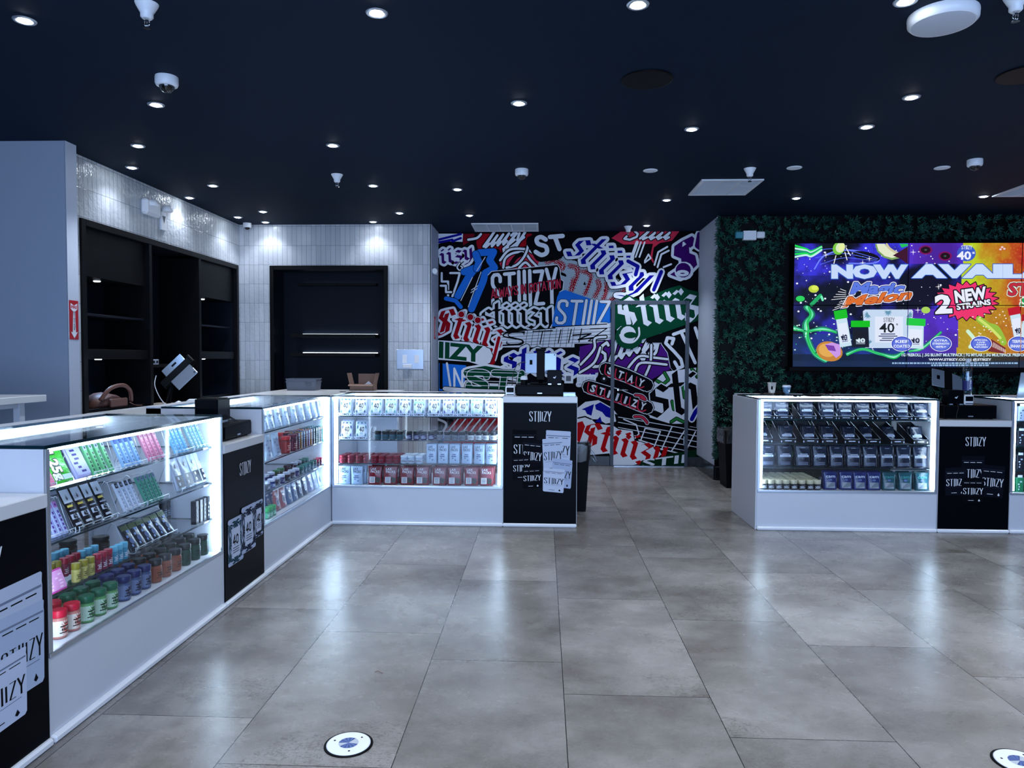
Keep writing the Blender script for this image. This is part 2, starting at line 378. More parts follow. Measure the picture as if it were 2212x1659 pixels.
BLK = {'s': (.32, [[(.30, .60), (.17, .72), (.05, .60), (.05, .44), (.27, .34), (.27, .15), (.14, .02), (.0, .12)]]),
       't': (.24, [[(.10, 1), (.10, .12), (.20, .02)], [(-.04, .70), (.24, .70)]]),
       'i': (.22, [[(.0, .68), (.10, .60), (.10, .12), (.20, .02)], [(.07, .93), (.13, .87)]]),
       'z': (.32, [[(.0, .62), (.10, .72), (.27, .62), (.08, .38), (.27, .28), (.27, .08), (.12, -.10), (.0, -.02)]]),
       'y': (.36, [[(.0, .68), (.09, .60), (.09, .15), (.19, .03), (.30, .12)], [(.30, .76), (.31, .05), (.2, -.2), (.02, -.28)]]),
       'S': (.56, [[(.50, .80), (.36, .98), (.14, .86), (.12, .60), (.42, .44), (.46, .18), (.26, -.04), (.02, .08)], [(.28, .8), (.30, .1)]]),
       'A': (.6, [[(.05, .9), (.3, 1), (.42, .8), (.45, 0)], [(.3, .8), (.02, .1), (.2, 0)], [(.12, .4), (.5, .42)]])}
SCR = {'S': (.42, [[(.40, .85), (.34, 1), (.20, .92), (.17, .72), (.33, .5), (.36, .25), (.2, .02), (.0, .1), (.02, .3)]]), 't': (.22, [[(.02, .1), (.12, .6), (.17, .95), (.10, .3), (.13, .04), (.22, .2)]]),
       'i': (.17, [[(.0, .2), (.09, .58), (.05, .15), (.10, .04), (.17, .2)]]), 'z': (.25, [[(.0, .45), (.08, .6), (.2, .52), (.05, .05), (.16, -.25), (.1, -.42), (-.03, -.2), (.25, .2)]]),
       'y': (.3, [[(.0, .5), (.06, .15), (.18, .15), (.24, .6), (.16, -.25), (.02, -.45), (-.05, -.2), (.3, .25)]])}
def word(s, font, x, y, ux, uy, gap=.07, fit=None):
    "polylines of a word; ux, uy = vectors of one unit; fit = total length along ux"
    L = []; cx = 0
    for ch in s:
        w, ls = font[ch]; L += [[(cx+a, b) for a, b in l] for l in ls]; cx += w+gap
    k = 1 if not fit else fit/(cx-gap)
    return [[(x+a*k*ux[0]+b*uy[0], y+a*k*ux[1]+b*uy[1]) for a, b in l] for l in L]
def hull(P):
    P = sorted(set((round(a, 6), round(b, 6)) for a, b in P)); o = []
    for seq in (P, P[::-1]):
        h = []
        for p in seq:
            while len(h) > 1 and (h[-1][0]-h[-2][0])*(p[1]-h[-2][1])-(h[-1][1]-h[-2][1])*(p[0]-h[-2][0]) <= 0: h.pop()
            h.append(p)
        o += h[:-1]
    return o
def nib(lines, nx, ny):
    out = []
    for l in lines:
        for (a, b) in zip(l, l[1:]): out.append(hull([(a[0]-nx, a[1]-ny), (a[0]+nx, a[1]+ny), (b[0]-nx, b[1]-ny), (b[0]+nx, b[1]+ny)]))
    return [h for h in out if len(h) > 2]
# ================================================================ the setting
H = 3.05; XL = -1.785; YC = 6.02; YM = 9.52; YG = 8.49; YN = 8.93; XT = -3.79
struct(MB().box(-6.5, 8.0, -4.0, 9.7, -.1, 0), 'floor', floormat())
struct(MB().box(-6.5, 8.0, -4.0, 9.7, H, H+.1), 'ceiling', m_ceil)
w = MB().box(-6.5, XT+.14, 5.43, 5.56, 0, H)
struct(w, 'wall_left', m_pillar)
struct(MB().box(XT+.14-.002, XT+.144, 5.43, 5.56, 0, H), 'trim_1', m_paint)  # side face of the pillar, its brighter light put into the paler paint
# tiled wall on the left with the recess of the wall unit (y 5.80 to 8.86, up to z 2.54)
w = MB().box(XT-.1, XT, 5.56, 5.80, 0, H).box(XT-.1, XT, 8.86, YN+.1, 0, H).box(XT-.1, XT, 5.80, 8.86, 2.54, H)
struct(w, 'wall_tiled_left', tilemat('glazed_tiles_side', 1, 5.56, .173, 5))
w = MB().box(XT, -3.406, YN, YN+.1, 0, H).box(-1.925, -1.39, YN, YN+.1, 0, H).box(-3.406, -1.925, YN, YN+.1, 2.54, H)
struct(w, 'wall_tiled_back', tilemat('glazed_tiles_back', 0, XT, .173, 2.2))
struct(MB().box(-1.40, -1.385, YN, YM, 0, H), 'wall_return', m_paint)
struct(MB().box(-1.6, 2.2, YM, YM+.1, 0, H), 'wall_back', m_paint)
struct(MB().box(2.0, 2.1, YG+.031, YM, 0, H), 'wall_passage', m_paint)
struct(MB().box(2.002, 8.0, YG+.02, YG+.03, 0, H).box(2.101, 8.0, YG+.03, YG+.1, 0, H), 'wall_right', m_blackm)
struct(MB().box(7.9, 8.0, -4, YG, 0, H), 'wall_east', m_paint)
struct(MB().box(-6.5, -6.4, -4, 5.43, 0, H), 'wall_west', m_pillar)
struct(MB().box(-6.5, -3.3, -4.0, -3.9, 0, H).box(5.3, 8, -4, -3.9, 0, H).box(-3.3, 5.3, -4, -3.9, 0, .25).box(-3.3, 5.3, -4, -3.9, 2.85, H), 'wall_front', m_pillar)
struct(MB().box(-1.385, .877, YM-.014, YM, 0, .13, bev=.004).box(1.885, 2.0, YM-.014, YM, 0, .13, bev=.004), 'baseboard_back', m_base)
struct(MB().box(1.985, 2.0, YG-.0, YM-.014, 0, .17, bev=.004), 'baseboard_passage', m_base)
struct(MB().box(2.0, 8, YG-.03, YG+.02, 0, .16, bev=.004), 'baseboard_right', m_base)
# ---------------------------------------------------------------- mural
WH = (238, 241, 250); BK = (8, 9, 14); RD = (165, 10, 28); GR = (8, 72, 48); PU = (66, 14, 104); BL = (16, 18, 150); LB = (36, 120, 225); LR = (215, 50, 80)
A = Art()
c1 = lambda x, y: (920+x/4.366, 480+y/4.366)
c2 = lambda x, y: (1200+x/6.144, 480+y/6.144)
c3 = lambda x, y: (1200+x/5.183, 720+y/5.183)
def bl(s, a, b, h, sl, col, outs, font=BLK, pen=None, gap=.07, thick=.105, cy=None):
    "a word from baseline point a to b (photo pixels), letter height h, slant sl; blackletter unless pen is given"
    dx, dy = b[0]-a[0], b[1]-a[1]; l = math.hypot(dx, dy); ux = (dx/l, dy/l); uy = (ux[1]*h+sl*h*ux[0], -ux[0]*h+sl*h*ux[1])
    W = word(s, font, a[0], a[1], ux, uy, gap, fit=l)
    if pen: A.stroke(W, pen, col, outs)
    else:
        t = min(thick*h*1.35, .22*l/len(s)); A.shape(nib(W, t*(.8*ux[0]+.5*ux[1]), t*(.8*ux[1]-.5*ux[0])), col, outs)
    return W
def P(f, *pts): return [f(*p) for p in pts]
A.rect(930, 490, 1525, 1012, BK)
# far top left, blue diagonal strokes on white
A.lay().poly(P(c1, (115, 108), (350, 108), (345, 185), (190, 180), (118, 205)), WH)
for q in ((120, 165, 330, 112), (120, 190, 250, 165), (250, 180, 330, 150)): A.lay().seg([c1(q[0], q[1]), c1(q[2], q[3])], 5, BL)
A.lay().poly(P(c1, (350, 112), (460, 108), (450, 160), (350, 220)), (120, 10, 30))
# red and white script along the ceiling
A.lay().poly(P(c1, (490, 108), (1000, 108), (985, 215), (700, 285), (500, 285), (475, 190)), RD)
bl('tiiizy', c1(530, 250), c1(900, 190), 40, .75, WH, [(2.4, BK)], SCR, pen=5.2)
A.stroke([smooth(P(c1, (400, 165), (480, 150), (520, 112)), 4)], 5, WH, [(2, BK)])
A.lay().poly(P(c1, (690, 440), (700, 330), (800, 255), (960, 245), (1010, 300), (1100, 360), (1110, 430), (900, 455)), LR)
for q in (((730, 430), (750, 340), (830, 290), (930, 290), (990, 360), (1060, 430)), ((700, 360), (790, 260), (940, 255), (1000, 285)), ((760, 430), (860, 400), (940, 300), (975, 170)), ((880, 430), (940, 380), (1000, 440)), ((800, 400), (850, 330), (905, 300))):
    A.stroke([smooth(P(c1, *q), 5)], 5, WH if q[0][0] != 800 else BK, [(2.2, BK)])
# halftone script on pale grey
pts = P(c1, (1100, 440), (1110, 350), (1220, 310), (1300, 330)); GB = (176, 190, 200)
A.lay()
for q in ([c1(1130, 400), c1(1230, 350), c2(60, 560)], [c2(40, 500), c2(130, 620), c2(60, 900)], [c2(200, 600), c2(330, 660), c2(220, 900), c2(420, 950)], [c2(330, 640), c2(480, 720), c2(560, 1000)], [c2(480, 700), c2(700, 800), c2(860, 900), c2(700, 1060)], [c2(60, 600), c2(60, 760)]): A.seg(q, 34, GB)
dots = []
for q in ([c1(1140, 380), c1(1210, 355), c1(1290, 400), c1(1280, 440)], [c2(0, 520), c2(90, 600)], [c2(180, 580), c2(280, 610), c2(290, 700), c2(210, 920)], [c2(360, 650), c2(470, 720), c2(390, 960)], [c2(560, 780), c2(580, 860), c2(520, 990)], [c2(680, 790), c2(680, 880), c2(630, 1040)], [c2(720, 1050), c2(830, 960), c2(940, 900)], [c1(1390, 540), c1(1370, 640)]): dots.append(smooth([(a, b) for a, b in q], 8))
dots = [[(p[0], p[1]) for p in [Vector((*q, 0)) for q in d]] if False else [(p[0], p[1]) for p in smooth([(a[0], a[1], 0) for a in d], 1)] for d in dots]
for d in dots: A.stroke([d], 5.5, RD)
A.lay()
for d in dots:
    for (a, b) in d:
        for k in range(6):
            t = k*PI/3+a; A.ell(a+5.4*math.cos(t), b+5.4*math.sin(t), .95, .95, RD, 6, lay=False)
A.lay()
for d in dots:
    for (a, b) in d: A.ell(a, b, .8, .8, WH, 6, lay=False)
# big rounded ST
A.lay().seg(P(c1, (1000, 180), (1080, 320), (1240, 300), (1300, 180)), 26, BK)
A.stroke([[(p[0], p[1]) for p in smooth([(*c1(*q), 0) for q in ((1130, 165), (1085, 140), (1045, 160), (1060, 205), (1130, 230), (1140, 285), (1090, 310), (1035, 280))], 4)]], 9.5, WH)
A.stroke([P(c1, (1170, 140), (1290, 130)), P(c1, (1215, 135), (1260, 255))], 9.5, WH)
# purple blackletter at the left end
bl('iizy', c1(140, 395), c1(440, 350), 32, .1, PU, [(7, BK), (5.4, WH)])
A.stroke([[(p[0], p[1]) for p in smooth([(*c1(*q), 0) for q in ((320, 385), (295, 425), (320, 455), (345, 430), (330, 415))], 4)]], 3, WH, [(1.6, BK)])
# outlined slab letters
for q in (((150, 480), (150, 560), (210, 560), (210, 700)), ((230, 480), (320, 480), (300, 560), (250, 700)), ((140, 600), (190, 600), (190, 660), (240, 660))): A.stroke([P(c1, *q)], 4.5, WH, [(2.5, BK)])
# tall light-blue letter with black shadow
for off, col in ((7, BK), (0, None)):
    for q in (((500, 290), (640, 280), (600, 360), (650, 430), (560, 480), (540, 560), (430, 820)), ((360, 470), (470, 430), (400, 520), (300, 700)), ((190, 720), (280, 740), (330, 800)), ((470, 300), (500, 380), (480, 440))):
        A.stroke([[(a+off, b) for a, b in P(c1, *q)]], 15 if q[0][0] != 190 else 9, col or LB, [] if col else [(1.2, BK)])
for q in (((440, 520), (330, 740)), ((520, 470), (400, 800)), ((560, 330), (480, 460)), ((430, 640), (490, 600)), ((425, 665), (485, 625))): A.stroke([P(c1, *q)], 1.6, WH)
# condensed white letters on a black plate, with a red brush line
A.lay().poly(P(c1, (585, 500), (620, 465), (1240, 400), (1262, 430), (1275, 540), (1300, 560), (1290, 640), (1260, 660), (1270, 780), (1250, 815), (680, 830), (600, 760), (580, 640)), BK).seg(P(c1, (585, 500), (620, 465), (1240, 400), (1262, 430), (1275, 540), (1300, 560), (1290, 640), (1260, 660), (1270, 780)), 1.4, WH)
bl('STIIIZY', c1(625, 820), c1(1235, 770), 76, .06, WH, [], CON, pen=7.5, gap=.11)
bl('ALWAYS IN ROTATION', c1(620, 720), c1(1270, 620), 19, .12, LR, [(1.1, BK)], CON, pen=2.1)
# black blackletter with a green edge
bl('stiiizy', c1(530, 985), c1(1190, 975), 50, .0, BK, [(7, BK), (6, GR), (4.8, WH)])
# condensed white on light blue
A.lay().poly(P(c2, (50, 930), (130, 900), (700, 1100), (730, 1130), (730, 1400), (0, 1400), (-50, 1380), (20, 1000)), LB)
A.stroke(word('STIIIZ', CON, *c2(-10, 1350), (1, .02), (8, -52), .09, fit=112), 6.2, WH, [(1, BK)])
# red slab letters going down to the right
bl('Stiiiz', c1(60, 1040), c1(690, 1210), 60, .05, RD, [(6.5, BK), (5, WH)], BLK, thick=.13, gap=.1)
for q in ((335, 870), (420, 895), (490, 925)): A.ell(*c1(*q), 8.8, 8.8, BK); A.ell(*c1(*q), 8, 8, WH); A.ell(*c1(*q), 6.6, 6.6, RD)
A.stroke([P(c1, (690, 1090), (640, 1290))], 7, RD, [(3, WH)]); A.ell(*c1(620, 1315), 8, 7, RD)
# dark green slab letters on white
A.stroke([P(c1, (120, 1205), (420, 1225), (540, 1260))], 42, WH, [(1.8, BK)])
puttext(A, 'IIZY', *c1(115, 1270), 98, 34, GR, .06, ux=(.985, .11), uy=(.02, -1))
# speed-line letters
A.lay().poly(P(c1, (715, 1040), (940, 1020), (1400, 985), (1400, 1180), (720, 1180)), WH).seg(P(c1, (715, 1040), (940, 1020), (1400, 985)), 2, BK)
A.lay().poly(P(c2, (0, 1390), (690, 1350), (735, 1330), (735, 1600), (0, 1620)), WH).seg(P(c2, (-50, 1392), (680, 1352)), 2, BK)
bl('STIIIZY', c1(740, 1160), c2(1000, 1560), 28, .25, BK, [], CON, pen=2.2, gap=.1)
for k in range(5): A.stroke([[c1(715, 1060+k*27), c2(735, 1400+k*45)]], .8, BK)
for k in range(9): A.stroke([[c1(960+k*55, 1020-k*3), c1(935+k*55, 1175)]], .9, BK)
A.stroke([smooth([(*c1(*q), 0) for q in ((930, 1035), (760, 1045), (740, 1080), (900, 1110), (900, 1150), (730, 1160))], 4)], 3, BK)
A.stroke([P(c2, (230, 1500), (470, 1480), (300, 1560), (520, 1530))], 3, BK)
# dark blue blackletter, right below
bl('stiiizy', c1(730, 1400), c2(520, 2060), 52, .0, BL, [(7.6, BK), (6, WH)])
# purple script field and strokes
A.lay().poly(P(c3, (270, 150), (900, 0), (1250, 60), (1280, 400), (1000, 560), (600, 420), (270, 470)), (84, 26, 130))
bl('Stiiizy', c3(420, 400), c3(1180, 130), 44, .5, WH, [(2.6, BK)], SCR, pen=6)
for q in (((280, 350), (430, 180), (440, 60), (560, 40)), ((270, 440), (430, 330), (500, 160)), ((800, 400), (930, 260), (1080, 270), (1250, 290)), ((1000, 480), (1060, 330), (1070, 130)), ((890, 420), (960, 330), (1240, 350))): A.stroke([[(p[0], p[1]) for p in smooth([(*c3(*z), 0) for z in q], 5)]], 5, WH, [(2.2, BK)])
# blue letters and green letters low on the left
A.lay().poly(P(c1, (125, 1330), (380, 1350), (360, 1590), (125, 1590)), LB)
A.stroke([P(c1, (145, 1340), (145, 1560))], 7, BK)
A.stroke([P(c1, (200, 1330), (235, 1560)), P(c1, (270, 1570), (270, 1380), (345, 1560), (345, 1400))], 4.5, WH)
A.stroke([P(c1, (390, 1420), (560, 1390), (900, 1450))], 16, GR, [(5, WH)]); A.stroke([P(c1, (400, 1540), (560, 1570), (900, 1580))], 14, GR, [(5, WH)])
bl('STI', c1(380, 1580), c1(900, 1600), 40, .1, GR, [(3, BK), (1.8, WH)], CON, pen=13)
for k in range(4): A.stroke([P(c1, (370, 1410+k*42), (900, 1425+k*42))], 1.2, WH)
A.stroke([P(c1, (180, 1570), (420, 1590), (720, 1600))], 9, WH, [(1.5, BK)])
# white condensed ST on a black plate, right edge
A.lay().poly(P(c3, (1180, 0), (1600, 0), (1600, 360), (1500, 400), (1440, 450), (1330, 440), (1280, 380), (1250, 220), (1180, 120)), BK).seg(P(c3, (1180, 30), (1180, 120), (1250, 220), (1280, 380), (1330, 440), (1440, 450)), 1.2, WH)
A.lay().poly(P(c2, (1200, 1540), (1480, 1450), (1900, 1300), (1910, 1600), (1200, 1600)), BK)
A.stroke([P(c3, (1300, 120), (1320, 60), (1250, 50), (1230, 110), (1320, 200), (1400, 290), (1420, 370), (1370, 390), (1330, 320))], 7, WH)
A.stroke([P(c2, (1560, 1490), (1730, 1430)), P(c3, (1400, -20), (1560, 330)), P(c3, (1470, 40), (1480, 200)), P(c3, (1560, -60), (1600, 60))], 7, WH)
# dark blue blackletter running down from the ceiling
bl('stiiizy', c2(130, 430), c2(1060, 960), 70, .28, BL, [(8, BK), (6.4, WH)])
A.stroke([P(c2, (960, 520), (1090, 590), (1060, 700)), P(c2, (1300, 900), (1400, 660))], 8, BL, [(4, WH)])
# red, white and black script at the top
A.lay().poly(P(c2, (740, 215), (860, 130), (1640, 125), (1540, 250), (1380, 280), (1300, 340), (1280, 470), (1330, 600), (1250, 480), (1290, 290), (900, 300)), LR)
bl('Stiii', c2(900, 240), c2(1480, 235), 26, .7, WH, [(2.2, BK)], SCR, pen=4.6)
for q in (((1310, 570), (1360, 400), (1480, 330)), ((1350, 600), (1400, 430), (1500, 380)), ((1430, 600), (1530, 560))): A.stroke([P(c2, *q)], 4, WH, [(1.6, BK)])
for q in (((1010, 470), (1080, 270)), ((1060, 465), (1130, 270)), ((1110, 465), (1180, 270)), ((1180, 520), (1230, 430), (1260, 480), (1180, 540))): A.stroke([P(c2, *q)], 3.4 if q[0][0] != 1010 else 7, WH)
# purple blackletter capital at the right
bl('S', c2(1560, 700), c2(1880, 690), 78, .0, PU, [(7.5, BK), (6, WH)], thick=.11)
A.ell(*c2(1700, 650), 21, 20, WH); A.ell(*c2(1690, 640), 16.5, 16, PU); A.ell(*c2(1680, 680), 14, 7, WH); A.ell(*c2(1680, 682), 5, 1.3, PU)
A.stroke([P(c2, (1900, 160), (1870, 320), (1915, 350))], 9, PU, [(4, WH)])
# green field with white blackletter
A.lay().poly(P(c2, (880, 1010), (940, 960), (1100, 1030), (1300, 960), (1500, 880), (1640, 840), (1760, 900), (1905, 930), (1905, 1300), (1500, 1440), (1150, 1560), (960, 1600), (840, 1500), (780, 1400), (770, 1100)), GR)
for q in ((1345, 1000), (1500, 965), (1660, 925)): A.lay().poly([(c2(*q)[0]+a*8.2, c2(*q)[1]+b*8.2) for a, b in ((0, -1), (.75, 0), (0, 1), (-.75, 0))], WH)
bl('Stiiiz', c2(830, 1440), c2(1905, 1250), 66, .02, WH, [], thick=.105)
A.ell(*c3(820, 40), 30, 27, GR); A.ell(*c2(960, 1490), 17, 18, WH); A.ell(*c2(990, 1500), 14, 7, GR)
A.stroke([[(p[0], p[1]) for p in smooth([(*c3(*z), 0) for z in ((720, 20), (760, 90), (860, 100), (930, 30), (930, -60))], 5)]], 4, WH)
# black blackletter with white and bright green edges
A.lay().poly(P(c3, (1120, 520), (1220, 430), (1600, 380), (1600, 900), (1420, 1010), (1280, 1010), (1050, 940), (1040, 640)), WH)
for q in (((1130, 530), (1200, 570), (1260, 520), (1215, 440)), ((1520, 400), (1560, 440), (1580, 490)), ((1290, 990), (1350, 950), (1430, 990)), ((1420, 580), (1440, 720)), ((1300, 760), (1320, 850)), ((1590, 390), (1590, 480))): A.stroke([P(c3, *q)], 5, (40, 130, 60), [(1.6, BK)])
bl('sti', c3(1080, 940), c3(1640, 880), 92, .0, BK, [(2.2, WH)], thick=.095)
# blue and white shapes, low centre
A.lay().poly(P(c3, (240, 830), (330, 760), (480, 740), (640, 830), (690, 900), (700, 980), (560, 1010), (480, 960), (240, 960)), WH).seg(P(c3, (240, 830), (330, 760), (480, 740), (640, 830), (690, 900)), 2.4, BK)
A.lay().poly(P(c3, (290, 850), (430, 790), (400, 920), (350, 900), (330, 860)), BL)
A.lay().poly(P(c3, (440, 800), (500, 770), (620, 840), (625, 950), (560, 930), (520, 880), (450, 850)), BL)
A.lay().poly(P(c3, (500, 930), (520, 1000), (440, 990)), BL)
A.stroke([P(c3, (1520, 960), (1560, 880), (1610, 820))], 9, BL, [(3, WH)])
A.stroke([P(c3, (1500, 1060), (1610, 1080))], 8, WH)
# grid letters, black on white lines
A.lay().poly(P(c3, (660, 900), (1000, 960), (1600, 1060), (1600, 1340), (1350, 1340), (1150, 1250), (860, 1230), (690, 1060)), BK)
for k in range(5): A.stroke([P(c3, (700, 935+k*58), (1600, 1090+k*62))], 1.5, WH)
for q in (((1000, 1060), (930, 1250)), ((1170, 1095), (1090, 1290)), ((1300, 1040), (1180, 1300)), ((1450, 1070), (1290, 1320)), ((1560, 1100), (1460, 1300)), ((760, 960), (900, 1020), (930, 1120), (860, 1200)), ((1000, 1060), (1170, 1095)), ((930, 1190), (1090, 1240)), ((1170, 1290), (1380, 1340))): A.stroke([P(c3, *q)], 2.6, WH)
# red blackletter on white, bottom
A.lay().poly(P(c3, (235, 950), (330, 930), (400, 960), (450, 1010), (640, 1030), (700, 1070), (860, 1090), (880, 1200), (950, 1210), (1140, 1290), (1180, 1350), (1130, 1400), (830, 1480), (640, 1480), (600, 1340), (430, 1355), (235, 1360)), WH).seg(P(c3, (235, 950), (330, 930), (400, 960), (450, 1010), (640, 1030), (700, 1070), (860, 1090), (880, 1200), (950, 1210), (1140, 1290), (1180, 1350)), 3, BK)
bl('Stiiizy', c3(250, 1250), c3(1190, 1490), 56, .04, (190, 14, 22), [], thick=.12)
A.lay().poly(P(c3, (235, 1000), (300, 980), (330, 1040), (260, 1240), (235, 1230)), (190, 14, 22))
for q in ((700, 1115), (815, 1155), (590, 1080)): A.lay().poly([(c3(*q)[0]+a*6.5, c3(*q)[1]+b*6.5) for a, b in ((0, -1), (1, 0), (0, 1), (-1, 0))], (190, 14, 22))
# green plate with white letters at the floor
A.lay().poly(P(c3, (930, 1480), (960, 1420), (1120, 1400), (1300, 1340), (1610, 1290), (1610, 1480)), (10, 48, 28))
puttext(A, 'STII', *c3(960, 1500), 96, 18, WH, .03, ux=(.98, -.12), uy=(.1, -1))
# lettering in two bent lines, white on black with pink shading
for (s_, a, b, h) in (('STAY', c3(560, 440), c3(1020, 620), 22), ('STIIIZY', c3(370, 640), c3(1020, 870), 22)):
    dx, dy = b[0]-a[0], b[1]-a[1]; l = math.hypot(dx, dy); ux = (dx/l, dy/l); uy = (-.1-ux[1]*-1*1.0, -ux[0])
    uy = (ux[1], -ux[0]); ln = [[(a[0], a[1]-h*.35), ((a[0]+b[0])/2, (a[1]+b[1])/2-h*.5), (b[0], b[1]-h*.35)]]
    A.stroke(ln, 27, BK, [(2.4, WH), (1.2, BK)] if 0 else [(3.2, BK), (1.6, WH)])
for (s_, a, b, h) in (('STAY', c3(560, 440), c3(1020, 620), 22), ('STIIIZY', c3(370, 640), c3(1020, 870), 22)):
    dx, dy = b[0]-a[0], b[1]-a[1]; l = math.hypot(dx, dy); ux = (dx/l, dy/l); uy = (ux[1], -ux[0])
    n = len(s_)
    for i, ch in enumerate(s_):
        t = (i+.1)/n; x, y = a[0]+dx*t, a[1]+dy*t
        A.stroke([smooth([(x-2, y-h*.8, 0), (x-4, y, 0), (x+5, y+6, 0), (x+13, y+3, 0)], 3)], 2.6, LR)
        puttext(A, ch, x, y, 11 if ch != 'I' else 6, 16, WH, .05, ux=ux, uy=uy)
A.stroke([[(p[0], p[1]) for p in smooth([(*c3(*z), 0) for z in ((890, 690), (960, 700), (1000, 740), (950, 720))], 4)], [(p[0], p[1]) for p in smooth([(*c3(*z), 0) for z in ((880, 930), (960, 935), (1010, 980), (1020, 1000))], 4)]], 4.2, LR, [(2.6, WH), (1.4, BK)])
# behind the display case
A.lay().poly([(1245, 870), (960, 880), (950, 1010), (1245, 1010)], BK)
A.lay().poly([(958, 935), (985, 905), (1080, 900), (1100, 960), (1245, 960), (1245, 1000), (960, 1000)], RD)
for k in range(9): A.stroke([[(958+k*16, 945), (990+k*16, 905)]], 3, WH, [(1, BK)])
A.stroke([smooth([(946, 905, 0), (965, 915, 0), (955, 940, 0), (975, 930, 0)], 4)], 5, WH)
def mural_map(x, y):
    p = at(x, y, y=YM); return (p.x, p.z)
mural_place = lambda u, v, h: (u, YM-h, v)
DX0, DX1, DZ = .877, 1.885, 2.158
mo = A.build('graffiti_mural', mural_map, mural_place, m_art, rects=[(-1.384, .13, DX0, H), (DX1, .13, 1.999, H), (DX0, DZ, DX1, H)])
tag(mo, 'graffiti lettering mural in white, red, blue, green and purple covering the end wall', 'mural')
d1 = empty('door_1', ((DX0+DX1)/2, YM, 0)); d1['kind'] = 'structure'
bx = (DX0+DX1)/2
pl = MB().box(DX0+.045-bx, DX1-.045-bx, -.002, .02, .012, DZ-.045).build('door_panel', m_art, d1)
pl.data.color_attributes.new('Col', 'FLOAT_COLOR', 'CORNER')
A.build('door_print', mural_map, lambda u, v, h: (u-bx, -.002-h, v), m_art, d1, rects=[(DX0+.045, .014, DX1-.045, DZ-.045)])
MB().box(DX0-bx, DX0+.05-bx, -.035, .02, 0, DZ, bev=.003).box(DX1-.05-bx, DX1-bx, -.035, .02, 0, DZ, bev=.003).box(DX0+.05-bx, DX1-.05-bx, -.035, .02, DZ-.05, DZ, bev=.003).build('door_frame', m_frame, d1)
hp = at(1335, 842, y=YM-.03)
dh = MB().lathe([(.03, 0), (.03, .012), (.012, .014), (.012, .05)], axis='y', n=16).tube([(0, -.045, 0), (.06, -.05, 0), (.125, -.045, 0)], .011)
dh.build('door_handle', m_chrome, d1, (hp.x-bx, -.012, hp.z))
for z in (.3, 1.0, 1.9): MB().lathe([(.008, 0), (.008, .1)], DX1-.052-bx, -.03, z, 8).build('hinge', m_alu, d1)
MB().box(DX0+.05-bx, DX1-.05-bx, -.06, .02, 0, .008).build('threshold', m_alu, d1)
del A
# ---------------------------------------------------------------- leaf wall
def leafwall():
    rnd = random.Random(3); V = []; F = []; cols = []
    def leaf(o, n, up, l, wd, c):
        s = n.cross(up).normalized(); b = len(V); t = up*l; m = n*(l*.12)
        V.extend([tuple(o), tuple(o+t*.45+s*wd-m*.2), tuple(o+t+m), tuple(o+t*.45-s*wd-m*.2), tuple(o+t*.5+m)])
        F.extend([(b, b+1, b+4), (b+1, b+2, b+4), (b+2, b+3, b+4), (b+3, b, b+4)]); cols.extend([c]*12)
    def tuft(o, n):
        base = rnd.choice([(.012, .085, .060), (.008, .055, .045), (.024, .12, .085), (.005, .035, .032)])
        k = rnd.randint(5, 7); a0 = rnd.random()*6.28; a, bv = n.orthogonal().normalized(), None; bv = n.cross(a)
        for i in range(k):
            an = a0+i*6.283/k+rnd.uniform(-.3, .3); d = (a*math.cos(an)+bv*math.sin(an)+n*rnd.uniform(.25, .9)).normalized()
            g = rnd.uniform(.7, 1.3); leaf(o, n, d, rnd.uniform(.035, .06), rnd.uniform(.0055, .009), tuple(q*g for q in base))
    for _ in range(4200):
        x = rnd.uniform(2.02, 5.9); z = rnd.uniform(.18, H-.02)
        if 2.74 < x and 1.24 < z < 2.78: continue
        tuft(Vector((x, YG-rnd.uniform(.0, .035), z)), Vector((rnd.uniform(-.25, .25), -1, rnd.uniform(-.2, .3))).normalized())
    for _ in range(260):
        tuft(Vector((2.02-rnd.uniform(0, .02), YG-rnd.uniform(-.02, .03), rnd.uniform(.25, H-.02))), Vector((-1, -.5, rnd.uniform(-.3, .3))).normalized())
    me = bpy.data.meshes.new('leaf_wall'); me.from_pydata(V, [], F); me.materials.append(m_leaf)
    a = me.color_attributes.new('Col', 'FLOAT_COLOR', 'CORNER'); a.data.foreach_set('color', [q for c in cols for q in (*c, 1)])
    o = bpy.data.objects.new('leaf_wall', me); COL.objects.link(o)
    tag(o, 'dark green artificial leaves covering the wall around the video screens', 'plant wall', kind='stuff')
leafwall()
